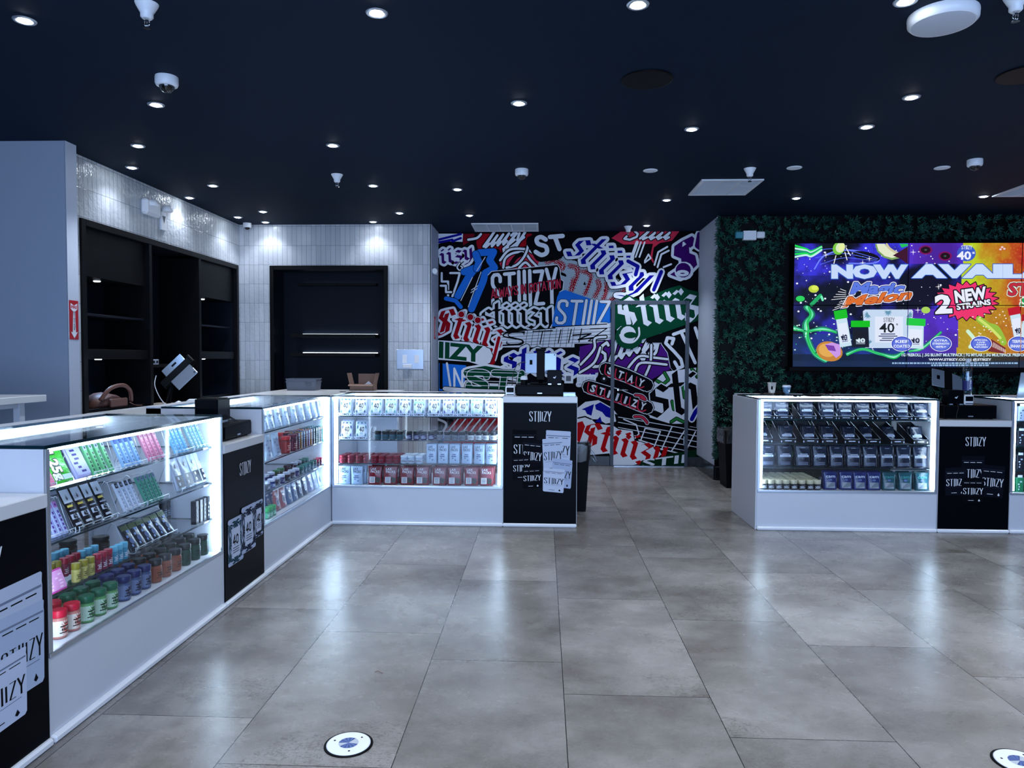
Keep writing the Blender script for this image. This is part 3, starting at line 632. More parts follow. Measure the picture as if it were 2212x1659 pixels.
# ================================================================ display cases and register stations
DEP = .76; BT = .315; TOP = 1.09; SH = (.327, .512, .712, .914)
def case(L, loc, rz, label, full_side=False, base=True, shelves=3):
    t = empty('display_case', loc, rz, label, 'display case', 'glass display cases')
    MB().box(0, L, 0, DEP, .03, BT, bev=.002).box(.01, L-.01, .01, DEP-.01, BT, BT+.01).build('base_cabinet', m_white, t)
    MB().box(-.0, L, -.022, .03, 0, .03, bev=.008).build('kick_trim', m_trim, t)
    MB().box(.004, L-.004, -.004, .012, BT, BT+.018, bev=.002).build('bottom_rail', m_alu, t)
    for a, b in ((0, .02), (L-.02, L)):
        e = MB().box(a, b, .004, DEP, BT, TOP-.011)
        e.build('end_panel', m_white, t)
    if full_side: MB().box(-.012, 0, 0, DEP, .0, TOP-.0115, bev=.003).build('side_panel', m_white, t)
    for a, b in ((0, .022), (L-.022, L)): MB().box(a, b, -.003, .006, BT+.018, TOP-.013, bev=.001).build('corner_post', m_alu, t)
    MB().box(.022, L-.022, -.001, .004, BT+.018, TOP-.012).build('front_glass', m_glass, t)
    g = MB().box(0, L, .0, DEP-.10, TOP-.012, TOP+.001); o = g.build('top_glass', [m_glass, m_edge], t)
    for p in o.data.polygons:
        if abs(p.normal.z) < .5: p.material_index = 1
    MB().box(0, L, DEP-.10, DEP, TOP-.06, TOP+.002, bev=.002).build('back_rail', m_white, t)
    MB().box(.03, L-.03, DEP-.112, DEP-.10, TOP-.05, TOP-.018).build('led_strip', m_led, t)
    MB().box(.03, L-.03, .012, .022, TOP-.026, TOP-.014).build('led_strip', m_led, t)
    for a in (.024, L-.046):
        MB().box(a, a+.022, .016, .030, BT+.03, TOP-.03).build('led_strip', m_led, t)
    MB().box(.02, L-.02, DEP-.03, DEP-.024, BT+.01, TOP-.06).build('sliding_door', m_glass, t)
    for z in SH[1:1+shelves]:
        o = MB().box(.022, L-.022, .05, DEP-.08, z-.008, z).build('shelf', [m_glass, m_edge], t)
        for p in o.data.polygons:
            if abs(p.normal.z) < .5: p.material_index = 1
        for a in (.022, L-.034): MB().box(a, a+.012, .06, .075, z-.018, z-.0085).build('shelf_clip', m_alu, t)
    bpy.context.view_layer.update()
    t['L'] = L
    return t
def logo(A, x, y, w, h, c, pen=.08, outs=()):
    "STIIIZY in tall condensed capitals; y = baseline"
    k = w/1.95; W = []
    cx = 0
    for i, ch in enumerate('STIIIZY'):
        gw, ls = CON[ch]
        for l in ls:
            l2 = [(x+(cx+a)*k, y+b*h) for a, b in l]
            if ch == 'I':
                j = i-2; l2 = [(x+(cx+.03)*k, y+h*(1.0 if j < 2 else .94)), (x+(cx+.03)*k, y+h*(.0-.05*(1-j)))]
            W.append(l2)
        cx += gw+(.115 if ch in 'TI' else .09)
    A.stroke(W, pen*k, c, outs, rnd=False)
def printed_pouch(A, x, y, w, h, rot, body, ink, dark):
    "a flat picture of a stand-up pouch with the word on it; x, y = top left, y downwards"
    cr, sr = math.cos(rot), math.sin(rot); f = lambda a, b: (x+a*w*cr-b*h*sr, y+a*w*sr+b*h*cr)
    A.lay().poly([f(*q) for q in ((.0, .02), (.03, 0), (.97, 0), (1, .02), (.99, .10), (1.0, .14), (.98, .96), (.94, 1), (.06, 1), (.02, .96), (0, .14), (.01, .10))], body)
    A.lay().poly([f(*q) for q in ((.02, .13), (.98, .13), (.98, .155), (.02, .155))], dark)
    for a in (.1, .38, .66): A.poly([f(*q) for q in ((a, .19), (a+.22, .19), (a+.22, .205), (a, .205))], ink)
    B = Art(); logo(B, .07, 0, .86, 1, ink, .085)
    A.lay()
    for pts, c, k in B.p: A.poly([f(px_, .66-py_*.26) for px_, py_ in pts], c)
    A.lay(); A.poly([f(*q) for q in ((.12, .70), (.88, .70), (.88, .71), (.12, .71))], dark)
    A.poly([f(*q) for q in ((.3, .90), (.55, .90), (.55, .915), (.3, .915))], ink); A.poly([f(*q) for q in ((.74, .92), (.79, .85), (.84, .92), (.79, .95))], ink)
def leafart(A, x, y, r, c, rot=0, n=7):
    A.lay()
    for i in range(n):
        a = rot+(i-(n-1)/2)*.52; l = r*(1-.09*abs(i-(n-1)/2)); s, k = math.sin(a), math.cos(a)
        A.poly([(x, y), (x+s*l*.5+k*l*.11, y+k*l*.5-s*l*.11), (x+s*l, y+k*l), (x+s*l*.5-k*l*.11, y+k*l*.5+s*l*.11)], c)
def station(W, loc, rz, label, art, zt=.92):
    t = empty('register_counter', loc, rz, label, 'counter', 'register counters')
    dp_ = .6 if zt < 1 else .52
    MB().box(0, W, .0, dp_, .03, zt-.05).build('cabinet_body', m_white, t)
    MB().box(0, W, -.022, .03, 0, .03, bev=.008).build('kick_trim', m_trim, t)
    MB().box(.004, W-.004, -.006, 0, .03, zt-.052, bev=.001).build('front_panel', m_black, t)
    MB().box(0, W, -.012, dp_+.02, zt-.05, zt, bev=.003).build('countertop', m_stone, t)
    A = Art(); art(A)
    # art units: x 0..1 across the panel, y 0..1 down the panel
    A.build('panel_print', lambda x, y: (x*W, zt-.05-y*(zt-.08)), lambda u, v, h: (u, -.006-h, v), m_art, t, rects=[(.004, .03, W-.004, zt-.052)])
    bpy.context.view_layer.update()
    return t
INK = (225, 228, 236); PB = (14, 16, 24); PW = (190, 200, 222); PG = (120, 130, 155); K_ = (18, 20, 26)
def art3(A):      # white and black pouches
    logo(A, .355, .16, .285, -.115, INK, .14) if 0 else None
    B = Art(); logo(B, 0, 0, 1, 1, INK, .085); A.lay()
    for pts, c, k in B.p: A.poly([(.355+.285*a, .155-.085*b) for a, b in pts], c)
    printed_pouch(A, .125, .225, .33, .30, 0, (10, 11, 17), INK, (30, 34, 46)); printed_pouch(A, .58, .225, .335, .30, .03, PW, K_, PG)
    printed_pouch(A, .27, .295, .27, .26, .06, (13, 14, 22), INK, (34, 38, 50)); printed_pouch(A, .53, .30, .27, .27, -.05, PW, K_, PG)
    printed_pouch(A, .12, .44, .25, .20, -.04, (12, 13, 20), INK, (32, 36, 48)); printed_pouch(A, .67, .455, .27, .235, .07, (172, 184, 212), K_, PG)
    printed_pouch(A, .26, .535, .26, .175, -.04, (9, 10, 15), INK, (28, 32, 44)); printed_pouch(A, .545, .535, .29, .195, .05, (200, 208, 228), K_, PG)
def art4(A):      # black pouches
    B = Art(); logo(B, 0, 0, 1, 1, INK, .085); A.lay()
    for pts, c, k in B.p: A.poly([(.37+.27*a, .19-.09*b) for a, b in pts], c)
    printed_pouch(A, .32, .285, .32, .32, 0, (13, 16, 26), INK, (34, 38, 52)); printed_pouch(A, .09, .405, .30, .27, -.03, (16, 19, 30), INK, (36, 40, 54))
    printed_pouch(A, .60, .365, .33, .31, .06, (16, 18, 28), INK, (36, 40, 54)); printed_pouch(A, .33, .50, .31, .24, 0, (10, 11, 17), INK, (30, 34, 46))
def art2(A):      # three printed 40's packs with leaf pattern
    B = Art(); logo(B, 0, 0, 1, 1, INK, .085); A.lay()
    for pts, c, k in B.p: A.poly([(.37+.27*a, .19-.09*b) for a, b in pts], c)
    for (x, y, w, h, lc) in ((.72, .425, .24, .27, (30, 34, 50)), (.07, .46, .36, .32, (20, 60, 70)), (.38, .42, .36, .33, (22, 26, 46))):
        A.lay().poly([(x, y+.01), (x+.02, y), (x+w-.02, y), (x+w, y+.01), (x+w, y+h-.01), (x+w-.02, y+h), (x+.02, y+h), (x, y+h-.01)], (176, 188, 214))
        for (a, b, r) in ((.1, .12, 3.3), (.9, .12, -3.3), (.08, .5, 1.6), (.92, .5, -1.6), (.12, .9, 0), (.5, .97, 0), (.88, .9, 0), (.5, .08, 3.1)):
            C = Art(); leafart(C, 0, 0, .13, lc, r); A.lay()
            for pts, c, k in C.p: A.poly([(max(x, min(x+w, x+a*w+px_)), max(y, min(y+h, y+b*h-py_*.7))) for px_, py_ in pts], c)
        A.rect(x+.22*w, y+.22*h, x+.78*w, y+.85*h, (196, 206, 228))
        A.stroke([[(x+w*(.3+q[0]*.5), y+h*(.58-q[1]*.2)) for q in l] for l in word('40', CON, 0, 0, (1, 0), (0, 1))], .014, K_)
        for k in range(3): A.rect(x+.3*w, y+h*(.64+.05*k), x+.7*w, y+h*(.655+.05*k), K_)
def art1(A):      # large white pouches
    B = Art(); logo(B, 0, 0, 1, 1, INK, .085); A.lay()
    for pts, c, k in B.p: A.poly([(.37+.27*a, .19-.09*b) for a, b in pts], c)
    printed_pouch(A, .55, .27, .40, .43, -.02, PW, K_, PG); printed_pouch(A, .60, .385, .36, .35, -.0, (176, 190, 216), K_, PG)
    printed_pouch(A, .42, .55, .39, .28, -.02, (196, 206, 230), K_, PG)
cA = case(1.435, (XL, 2.515, 0), PI/2, 'display case nearest the camera, on the side counter before the tiled wall')
cB = case(1.475, (XL, 4.535, 0), PI/2, 'side counter display case that meets the inner corner, behind the black register box')
cC = case(1.45, (XL+.005, YC, 0), 0, 'middle display case with red pouches on its bottom, below the mural')
cD = case(1.452, (1.768, YC+.01, 0), 0, 'display case below the video wall, filled with black pouches', True)
cE = case(1.30, (3.795, YC+.01, 0), 0, 'display case cut off by the frame edge, beside the register counter under the laptop')
s1 = station(.62, (XL, 1.89, 0), PI/2, 'register counter printed with large white pouches, nearest the camera', art1)
s2 = station(.582, (XL, 3.952, 0), PI/2, 'register counter printed with three leaf-patterned packs, between the two side cases', art2)
s3 = station(.617, (-.332, YC, 0), 0, 'register counter printed with white and black pouches, at the aisle before the mural', art3, 1.09)
s4 = station(.570, (3.222, YC+.01, 0), 0, 'register counter printed with black pouches, below the video wall', art4)
# corner block between the side run and the middle run
t = empty('corner_counter', (XL, YC, 0), 0, 'white corner counter joining the side run and the middle run, under the grey basket', 'counter')
MB().box(-.76, -.002, .002, 1.05, 0, 1.06).build('cabinet_body', m_white, t)
MB().box(-.78, .0, .0, 1.08, 1.06, 1.09, bev=.003).box(.0, .42, .79, 1.08, 1.06, 1.09, bev=.003).build('countertop', m_stone, t)
MB().lathe([(.03, 0), (.03, .004), (.024, .004)], -.07, .62, 1.09, 16).build('cable_grommet', m_blackm, t)
MB().box(.0, .40, .80, 1.06, 0, 1.06).build('cabinet_body', m_white, t)
# ---------------------------------------------------------------- packaged goods (fronts face local -y)
class Proto: pass
protos = {}
def pouch_mesh(w, h, d, c, mat):
    mb = MB(); N = []; r = w*.08
    rim = [(-w/2+r*.3, 0), (-w/2, r), (-w/2*.96, h*.5), (-w/2, h*.86), (-w/2, h-r*.5), (-w/2+r*.5, h), (w/2-r*.5, h), (w/2, h-r*.5), (w/2, h*.86), (w/2*.96, h*.5), (w/2, r), (w/2-r*.3, 0)]
    n = len(rim)
    def ring(k, y): return [(x*k[0], y*(1-z/h*.85), h*.5+(z-h*.5)*k[1]-(h*.02 if k[1] < 1 else 0)) for x, z in rim]
    R = [(ring((1, 1), 0)), ring((.90, .95), -d*.34), ring((.78, .86), -d*.5)]; Rb = [ring((.90, .95), d*.34), ring((.78, .86), d*.5)]
    V = [p for q in R+Rb for p in q]; F = []
    for a, b in ((0, 1), (1, 2)):
        for i in range(n): j = (i+1) % n; F.append((a*n+i, a*n+j, b*n+j, b*n+i))
    for a, b in ((0, 3), (3, 4)):
        for i in range(n): j = (i+1) % n; F.append((a*n+j, a*n+i, b*n+i, b*n+j))
    F.append([2*n+i for i in range(n)]); F.append([4*n+i for i in range(n)][::-1])
    return mb.add(V, F, 0, lin(c), True), mat
def mk_pouch(key, name, w, h, d, c, art, mat=None, top=None):
    "stand-up pouch: body, printed front"
    if key in protos: return protos[key]
    t = empty(name); mb, mt = pouch_mesh(w, h, d, c, mat or m_foil); mb.build('bag_body', mat or m_foil, t)
    if top: MB().box(-w*.497, w*.497, -.0022, .0022, h*.86, h*.985, c=lin(top)).build('zip_strip', m_print, t)
    A = Art(); art(A)
    # art in units of the front: x -.5..0.5, y 0..1
    A.build('front_print', lambda x, y: (x*w, y*h), lambda u, v, hh: (u, -d*.5*(1-v/h*.85)-.0012-hh*.6, v), m_print, t, rects=[(-w*.40, h*.07, w*.40, h*.93)])
    protos[key] = [t, False]; return protos[key]
def mk_jar(key, name, r, h, body, lid, label=None, lidh=.25, ink=None, clear=False, leafc=None, rays=None):
    if key in protos: return protos[key]
    t = empty(name); b = lin(body)
    MB().lathe([(r*.9, 0), (r*.97, r*.12), (r, r*.3), (r, h*(1-lidh)-r*.2), (r*.86, h*(1-lidh))], n=18, c=b).build('jar_body', m_print, t)
    MB().lathe([(r*.98, h*(1-lidh)+.001), (r*1.02, h*(1-lidh)+.004), (r*1.02, h-.003), (r*.96, h)], n=20, c=lin(lid)).build('lid', m_print, t)
    A = Art(); lw = .5
    if label:
        A.lay()
        for k in range(12): a0 = -.5+k/12; A.poly([(a0, .12), (a0+1/12, .12), (a0+1/12, .86), (a0, .86)], label)
    if rays:
        A.lay()
        for k in range(16):
            a = 2*PI*k/16+.2; ca, sa = math.cos(a), math.sin(a)
            for q in range(3):
                r0, r1 = .1+.11*q, .1+.11*(q+1); g = .016*(1.6-q*.5)
                A.poly([(r0*ca*.5-sa*g, .5+r0*sa+ca*g), (r1*ca*.5-sa*g*.7, .5+r1*sa+ca*g*.7), (r1*ca*.5+sa*g*.7, .5+r1*sa-ca*g*.7), (r0*ca*.5+sa*g, .5+r0*sa-ca*g)], rays)
    rnd = random.Random(hash(key) % 99 if 0 else len(key)*7+int(r*1e4))
    ink = ink or K_
    if leafc: leafart(A, 0.04, .42, .22, leafc, 0); 
    A.lay()
    for k, (a_, b_, c_, d_) in enumerate(((-.22, .26, .2, .31), (-.16, .38, .22, .50), (-.2, .56, .1, .62), (-.08, .70, .2, .74))):
        for q in range(8): x0_ = a_+(c_-a_)*q/8; A.poly([(x0_, b_), (x0_+(c_-a_)/8*(.8 if k == 1 else 1), b_), (x0_+(c_-a_)/8*(.6 if k == 1 else 1), d_), (x0_, d_)], ink)
    A.build('jar_label', lambda x, y: (x, y), lambda u, v, hh: ((r*1.012+hh)*math.sin(u*PI*1.3), -(r*1.012+hh)*math.cos(u*PI*1.3), v*h*(1-lidh)), m_print, t)
    protos[key] = [t, False]; return protos[key]
def mk_box(key, name, w, h, d, c, art=None, tray=None, flap=None):
    if key in protos: return protos[key]
    t = empty(name); MB().box(-w/2, w/2, -d/2, d/2, 0, h, c=lin(c), bev=.0015).build('carton', m_print, t)
    if art:
        A = Art(); art(A); A.build('front_print', lambda x, y: (x*w, y*h), lambda u, v, hh: (u, -d/2-hh, v), m_print, t, rects=[(-w/2, 0, w/2, h)])
    if flap: MB().box(-w*.32, w*.32, -d*.5-.0005, -d*.5+.004, h, h*1.16, c=lin(flap)).build('hang_tab', m_print, t)
    protos[key] = [t, False]; return protos[key]
def mk_tray(key, w, h, d, c, ink, word_=None):
    "open display tray with a low front lip and sloping sides"
    if key in protos: return protos[key]
    t = empty('display_tray'); cc = lin(c); mb = MB(); f = .24*h
    mb.box(-w/2, w/2, -d/2, d/2, 0, .002, c=cc).box(-w/2, w/2, -d/2, -d/2+.002, 0, f, c=cc).box(-w/2, w/2, d/2-.002, d/2, 0, h, c=cc)
    for x in (-w/2, w/2-.002): mb.add([(x+q, y, z) for q in (0, .002) for y, z in ((-d/2, 0), (d/2, 0), (d/2, h), (-d/2, f))], [(0, 1, 2, 3), (7, 6, 5, 4), (0, 4, 5, 1), (2, 6, 7, 3), (3, 7, 4, 0), (1, 5, 6, 2)], 0, cc)
    mb.build('tray_body', m_print, t)
    A = Art()
    if word_: logo(A, -.3, .25, .6, .5, ink, .16)
    else: A.rect(-.22, .4, .22, .6, ink)
    for x in (-.44, .44): A.ell(x, .35, .035, .22, ink, 10)
    A.build('tray_print', lambda x, y: (x*w, y*f), lambda u, v, hh: (u, -d/2-hh, v), m_print, t)
    e = MB()
    for x in (-w/2-.0008, w/2-.0012): e.tube([(x+.001, -d/2, f), (x+.001, d/2, h)], .0012, 4)
    e.tube([(-w/2, -d/2, f), (w/2, -d/2, f)], .0012, 4); e.build('tray_edge', m_alu, t)
    protos[key] = [t, False]; return protos[key]
seen_labels = {}
def put(pr, cs, x, y, z, label, cat, group, lean=0, yaw=0, s=1):
    "stand one of these in a case (local x along the front, y back, z up)"
    src, used = pr
    o = src if not used else copy_tree(src); pr[1] = True
    o.matrix_world = cs.matrix_world @ Matrix.Translation((x, y, z)) @ Matrix.Rotation(yaw, 4, 'Z') @ Matrix.Rotation(lean, 4, 'X') @ Matrix.Scale(s, 4)
    seen_labels[label] = seen_labels.get(label, 0)+1
    return tag(o, label, cat, group)
ORD = 'first second third fourth fifth sixth seventh eighth ninth tenth eleventh twelfth thirteenth fourteenth fifteenth sixteenth'.split()
def lx(cs, px, py, y=.05):
    "x along a case where a photo pixel meets its plane at depth y"
    if abs(cs.rotation_euler[2]) > .1: return at(px, py, x=cs.location.x-y).y-cs.location.y
    return at(px, py, y=cs.location.y+y).x-cs.location.x
# ================================================================ goods in the cases
def art_lax(body, ink, sticker):
    def f(A):
        puttext(A, 'LAX', -.32, .78, .42, .13, ink, .02); puttext(A, 'PACKS', -.32, .63, .64, .13, ink, .02)
        if sticker:
            A.rect(-.36, .10, .02, .42, (226, 228, 232)); 
            for k in range(4): A.rect(-.32, .14+.07*k, -.03, .17+.07*k, K_)
            A.lay()
            r = random.Random(5)
            for k in range(12): x, y = r.uniform(.1, .34), r.uniform(.14, .36); A.ell(x, y, .07, .055, (r.randint(28, 52), r.randint(48, 66), r.randint(44, 58)), 6, rot=k)
        else:
            for k, (x, wd) in enumerate(((-.2, .34), (-.26, .42), (-.2, .1), (.04, .12))): A.rect(x, .44-.09*k, x+wd, .485-.09*k, (70, 84, 130))
    return f
def art_40(lc, band=None, body=(214, 226, 240)):
    def f(A):
        for x, y, r in ((-.36, .62, -1.2), (.36, .62, 1.2), (-.34, .22, -2.0), (.34, .22, 2.0), (-.3, .86, -.6), (.3, .86, .6), (0, .84, 0)): leafart(A, x*.8, y, .2, lc, r, 5)
        A.rect(-.24, .2, .24, .78, (226, 232, 244))
        if band: A.rect(-.40, .66, .40, .80, band)
        A.stroke([[(q[0]*.5-.17, q[1]*.26+.4) for q in l] for l in word('40', CON, 0, 0, (1, 0), (0, 1))], .05, K_); A.rect(.17, .6, .2, .66, K_)
        for k in range(3): A.rect(-.14, .34-.05*k, .14, .36-.05*k, lc)
    return f
def art_black(ink=(206, 216, 236), bands=(.42, .52)):
    def f(A):
        A.rect(-.36, bands[0], .36, bands[1], ink); A.rect(-.2, bands[1]+.03, .3, bands[1]+.055, ink)
        for k in range(3): A.rect(-.32, .12+.05*k, .32, .14+.05*k, (120, 132, 160))
        for k in range(6): A.rect(-.3+k*.1, bands[0]+.02, -.24+k*.1, bands[1]-.03, (70, 80, 104))
        A.rect(-.16, .88, .16, .9, (150, 160, 180))
    return f
def art_com(lc):
    def f(A):
        puttext(A, 'cam', -.34, .66, .68, .17, lc, .02)
        A.rect(-.32, .1, .32, .42, (150, 158, 166)); A.lay().poly([(-.32, .1), (.1, .42), (.32, .42), (.32, .2)], (110, 120, 130)); A.ell(.0, .54, .13, .06, (90, 110, 160), 10)
    return f
def art_bars(c, bg=None, n=5, x=.3):
    def f(A):
        if bg: A.rect(-.5, .08, .5, .93, bg)
        r = random.Random(n)
        for k in range(n): a = r.uniform(-x, 0); A.rect(a, .14+k*.7/n, a+r.uniform(.15, x), .14+k*.7/n+.35/n, c)
    return f
def art_slim(c, bg, head):
    def f(A):
        A.rect(-.5, .82, .5, 1, head); A.rect(-.36, .05, .36, .78, bg)
        for k in range(5): A.rect(-.2, .12+.13*k, .2, .2+.13*k, c)
        A.ell(0, .9, .2, .04, c, 8)
    return f
def art_10(c):
    def f(A):
        A.rect(-.4, .62, .4, .93, (196, 206, 226)); leafart(A, 0, .68, .16, K_, 0, 5); A.rect(-.36, .24, .36, .36, (186, 196, 216))
        A.stroke([[(q[0]*.5-.16, q[1]*.09+.255) for q in l] for l in word('40', CON, 0, 0, (1, 0), (0, 1))], .05, K_)
        A.rect(-.3, .52, .2, .57, c); A.rect(-.3, .1, .25, .15, (190, 196, 210)); A.rect(-.3, .42, .3, .45, (150, 158, 180))
    return f
# ---- middle case (C)
c4x = lambda v: 700+v/4.88
G = 'leaf-print pouches in white trays'
tw = mk_tray('tray_w', .118, .10, .17, (196, 208, 230), K_, True)
cols40 = [('teal', (30, 110, 130), None), ('navy', (26, 40, 92), None), ('turquoise', (40, 130, 130), None), ('pale green', (70, 150, 140), (170, 220, 200)), ('dark violet', (40, 34, 100), None), ('green', (36, 110, 90), (150, 205, 180)), ('dark blue', (24, 34, 80), None), ('purple', (74, 50, 140), None), ('blue-green', (30, 100, 110), None), ('mint', (110, 190, 170), None), ('indigo', (34, 40, 96), None)]
def p40(i):
    n, lc, band = cols40[i]; return mk_pouch('p40'+n, 'printed_pouch', .105, .150, .03, (204, 216, 236), art_40(lc, band))
for i, v in enumerate((215, 378, 540, 695, 845, 995, 1155, 1308, 1458, 1605, 1757)):
    x = lx(cC, c4x(v), 880, .07); n = cols40[i][0]
    put(tw, cC, x, .16, SH[3], f'white open tray on the top shelf, {ORD[i]} from the corner, with {n} leaf print', 'tray', 'white trays in the middle case')
    put(p40(i), cC, x, .105, SH[3]+.004, f'white pouch with {n} leaf print, top shelf tray {ORD[i]} from the corner', 'pouch', G, lean=-.12)
    put(p40(i), cC, x+.002, .15, SH[3]+.012, f'white pouch right behind the {n} leaf-print pouch in tray {ORD[i]} from the corner', 'pouch', G, lean=-.12)
for i, v in enumerate((228, 385)):
    x = lx(cC, c4x(v), 930, .07); j = (4, 0)[i]; n = cols40[j][0]
    put(tw, cC, x, .16, SH[2], f'white open tray on the second shelf of the middle case, {ORD[i]} from the corner', 'tray', 'white trays in the middle case')
    put(p40(j), cC, x, .105, SH[2]+.004, f'white pouch with {n} leaves in the {ORD[i]} tray of the second shelf', 'pouch', G, lean=-.12)
    put(p40(j), cC, x, .15, SH[2]+.012, f'rear pouch with {n} leaves in the {ORD[i]} tray of the second shelf', 'pouch', G, lean=-.12)
jt = {'teal': (40, 90, 105), 'purple': (52, 44, 96), 'grey': (120, 128, 140), 'white': (214, 220, 228)}
for i, v in enumerate((568, 645, 722, 800, 895, 975, 1050, 1130, 1220, 1300, 1380, 1455, 1550, 1630, 1705, 1785)):
    k = list(jt)[i//4]; pr = mk_jar('j2'+k, 'concentrate_jar', .027, .074, (26, 32, 44), (10, 12, 18), jt[k], ink=(10, 14, 24) if k != 'purple' else (180, 190, 210), lidh=.3)
    x = lx(cC, c4x(v), 940, .08)
    put(pr, cC, x, .08, SH[2], f'black-lidded {k} label jar, front row, second shelf, {ORD[i%4]} of its colour', 'jar', 'black-lidded jars in the middle case')
    if i in (1, 2, 3, 5, 7, 9, 11, 13, 15): put(pr, cC, x+.01, .17, SH[2], f'black-lidded jar with {k} label standing behind the {ORD[i%4]} front jar of that colour', 'jar', 'black-lidded jars in the middle case')
jr = mk_jar('jred', 'lidded_tub', .031, .066, (132, 12, 40), (120, 10, 34), (138, 14, 44), ink=(30, 4, 12), lidh=.3)
for i, v in enumerate((200, 285, 370, 447, 535, 610, 690, 765)):
    for r in range(3):
        put(jr, cC, lx(cC, c4x(v), 990, .07)+.006*r, .075+.07*r, SH[1], f'red lidded tub on the third shelf, {("front", "middle", "rear")[r]} row, {ORD[i]} from the corner', 'tub', 'red tubs in the middle case')
jw = mk_jar('jwhite', 'lidded_tub', .031, .066, (186, 204, 224), (200, 214, 230), (196, 210, 228), ink=(24, 28, 40), lidh=.3)
for i, v in enumerate((845, 920, 1000)):
    for r in range(3): put(jw, cC, lx(cC, c4x(v), 990, .07)+.006*r, .075+.07*r, SH[1], f'pale blue-white tub beside the red tubs, {("front", "middle", "rear")[r]} row, {ORD[i]} from them', 'tub', 'white tubs in the middle case')
pl = mk_pouch('laxw', 'printed_pouch', .092, .170, .035, (176, 200, 226), art_lax(0, (24, 34, 60), False))
for i, v in enumerate((1135, 1255, 1375, 1505, 1635, 1760)):
    for r in range(2): put(pl, cC, lx(cC, c4x(v), 985, .08)+.004*r, .08+.05*r, SH[1], f'pale lettered pouch on the third shelf, {("front", "back")[r]} row, {ORD[i]} from the white tubs', 'pouch', 'pale pouches in the middle case')
plb = mk_pouch('laxw2', 'printed_pouch', .105, .158, .035, (170, 196, 224), art_lax(0, (24, 34, 60), False))
for i, v in enumerate((218, 350)):
    for r in range(2): put(plb, cC, lx(cC, c4x(v), 1040, .08)+.02*r, .08+.06*r, SH[0], f'pale lettered pouch beside the red pouches, {("front", "back")[r]}, {ORD[i]} from the corner', 'pouch', 'pale pouches in the middle case')
pr_ = mk_pouch('laxr', 'printed_pouch', .122, .158, .045, (120, 8, 26), art_lax(0, (232, 226, 230), True), top=(100, 8, 22))
for i, v in enumerate((540, 702, 877, 1035, 1218, 1375, 1553, 1712)):
    for r in range(2): put(pr_, cC, lx(cC, c4x(v), 1040, .09)+.012*r, .09+.07*r, SH[0], f'red pouch with window and white sticker, {("front", "back")[r]} row, {ORD[i]} from the two pale pouches', 'pouch', 'red pouches in the middle case', yaw=(-.06, .05, -.03, .02)[i % 4])
# ---- case below the video wall (D)
c6x = lambda v: 1560+v/4.148
tb = mk_tray('tray_b', .135, .115, .20, (14, 18, 28), (200, 210, 230)); pb = mk_pouch('pblack', 'printed_pouch', .112, .135, .03, (24, 34, 58), art_black())
for i, v in enumerate((400, 555, 770, 955, 1110, 1280, 1455, 1630, 1795)):
    x = lx(cD, c6x(v), 880, .08)
    put(tb, cD, x, .17, SH[3], f'black open tray on the top shelf below the video wall, {ORD[i]} from the aisle', 'tray', 'black trays below the video wall')
    for r in range(3): put(pb, cD, x+.006*math.sin(i*5+r*3), .10+.04*r, SH[3]+.004+.006*r, f'black pouch with white band, {("front", "middle", "rear")[r]} of the {ORD[i]} top shelf tray from the aisle', 'pouch', 'black pouches in trays, top shelf', lean=-.16, yaw=.06*math.sin(i*3+r))
tb2 = mk_tray('tray_b2', .128, .165, .24, (10, 13, 20), (200, 210, 230)); pb2 = mk_pouch('pblack2', 'printed_pouch', .108, .140, .03, (20, 30, 50), art_black(bands=(.34, .46)))
for i, v in enumerate((385, 595, 795, 965, 1160, 1340, 1550, 1770)):
    x = lx(cD, c6x(v), 930, .08); yw = (0, 0, 0, 0, .05, .14, .2, .1)[i]
    put(tb2, cD, x, .20, SH[2], f'black high-sided tray on the second shelf below the video wall, {ORD[i]} from the aisle', 'tray', 'black trays below the video wall', yaw=yw)
    for r in range(1 if i in (0, 5, 6) else 2): put(pb2, cD, x, (.15 if i in (0, 5, 6) else .12)+.05*r, SH[2]+.004, f'black pouch with white band, {("front", "rear")[r]} in the {ORD[i]} second shelf tray from the aisle', 'pouch', 'black pouches in trays, second shelf', lean=-.34 if i in (0, 5, 6) else -.16, yaw=yw)
pb3 = mk_pouch('pblack3', 'printed_pouch', .122, .182, .045, (18, 28, 48), art_black(bands=(.47, .56)))
for i, v in enumerate((405, 560, 720, 870, 1020, 1170, 1320, 1470, 1620, 1770)):
    for r in range(2): put(pb3, cD, lx(cD, c6x(v), 1000, .09)+.01*r, .09+.08*r, SH[1], f'large black pouch on the third shelf, {("front", "back")[r]} row, {ORD[i]} from the aisle', 'pouch', 'large black pouches on the third shelf', yaw=.05*math.sin(i*2))
jc = mk_jar('jcream', 'lidded_jar', .029, .080, (14, 18, 28), (196, 190, 160), (16, 20, 30), ink=(220, 224, 232), lidh=.42)
for i, v in enumerate((370, 435, 503, 570, 640, 712, 785, 850)):
    for r in range(7): put(jc, cD, lx(cD, c6x(v), 1050, .075), .075+.062*r, SH[0], f'cream-lidded black jar, {ORD[i]} column from the aisle, {ORD[r]} row from the glass', 'jar', 'cream-lidded jars')
for i, v in enumerate((965, 1105, 1230, 1355, 1490, 1635, 1785)):
    blue = i < 4; pc = mk_pouch('pcb' if blue else 'pcg', 'printed_pouch', .112, .152, .04, (22, 34, 100) if blue else (20, 74, 84), art_com((216, 224, 244) if blue else (60, 150, 150)), top=(20, 30, 84) if blue else (16, 60, 66))
    for r in range(2): put(pc, cD, lx(cD, c6x(v), 1050, .09)+.01*r, .09+.07*r, SH[0], f'{"blue" if blue else "teal"} pouch with a window beside the cream-lidded jars, {("front", "back")[r]} row, {ORD[i if blue else i-4]} of its colour', 'pouch', 'windowed pouches on the deck')
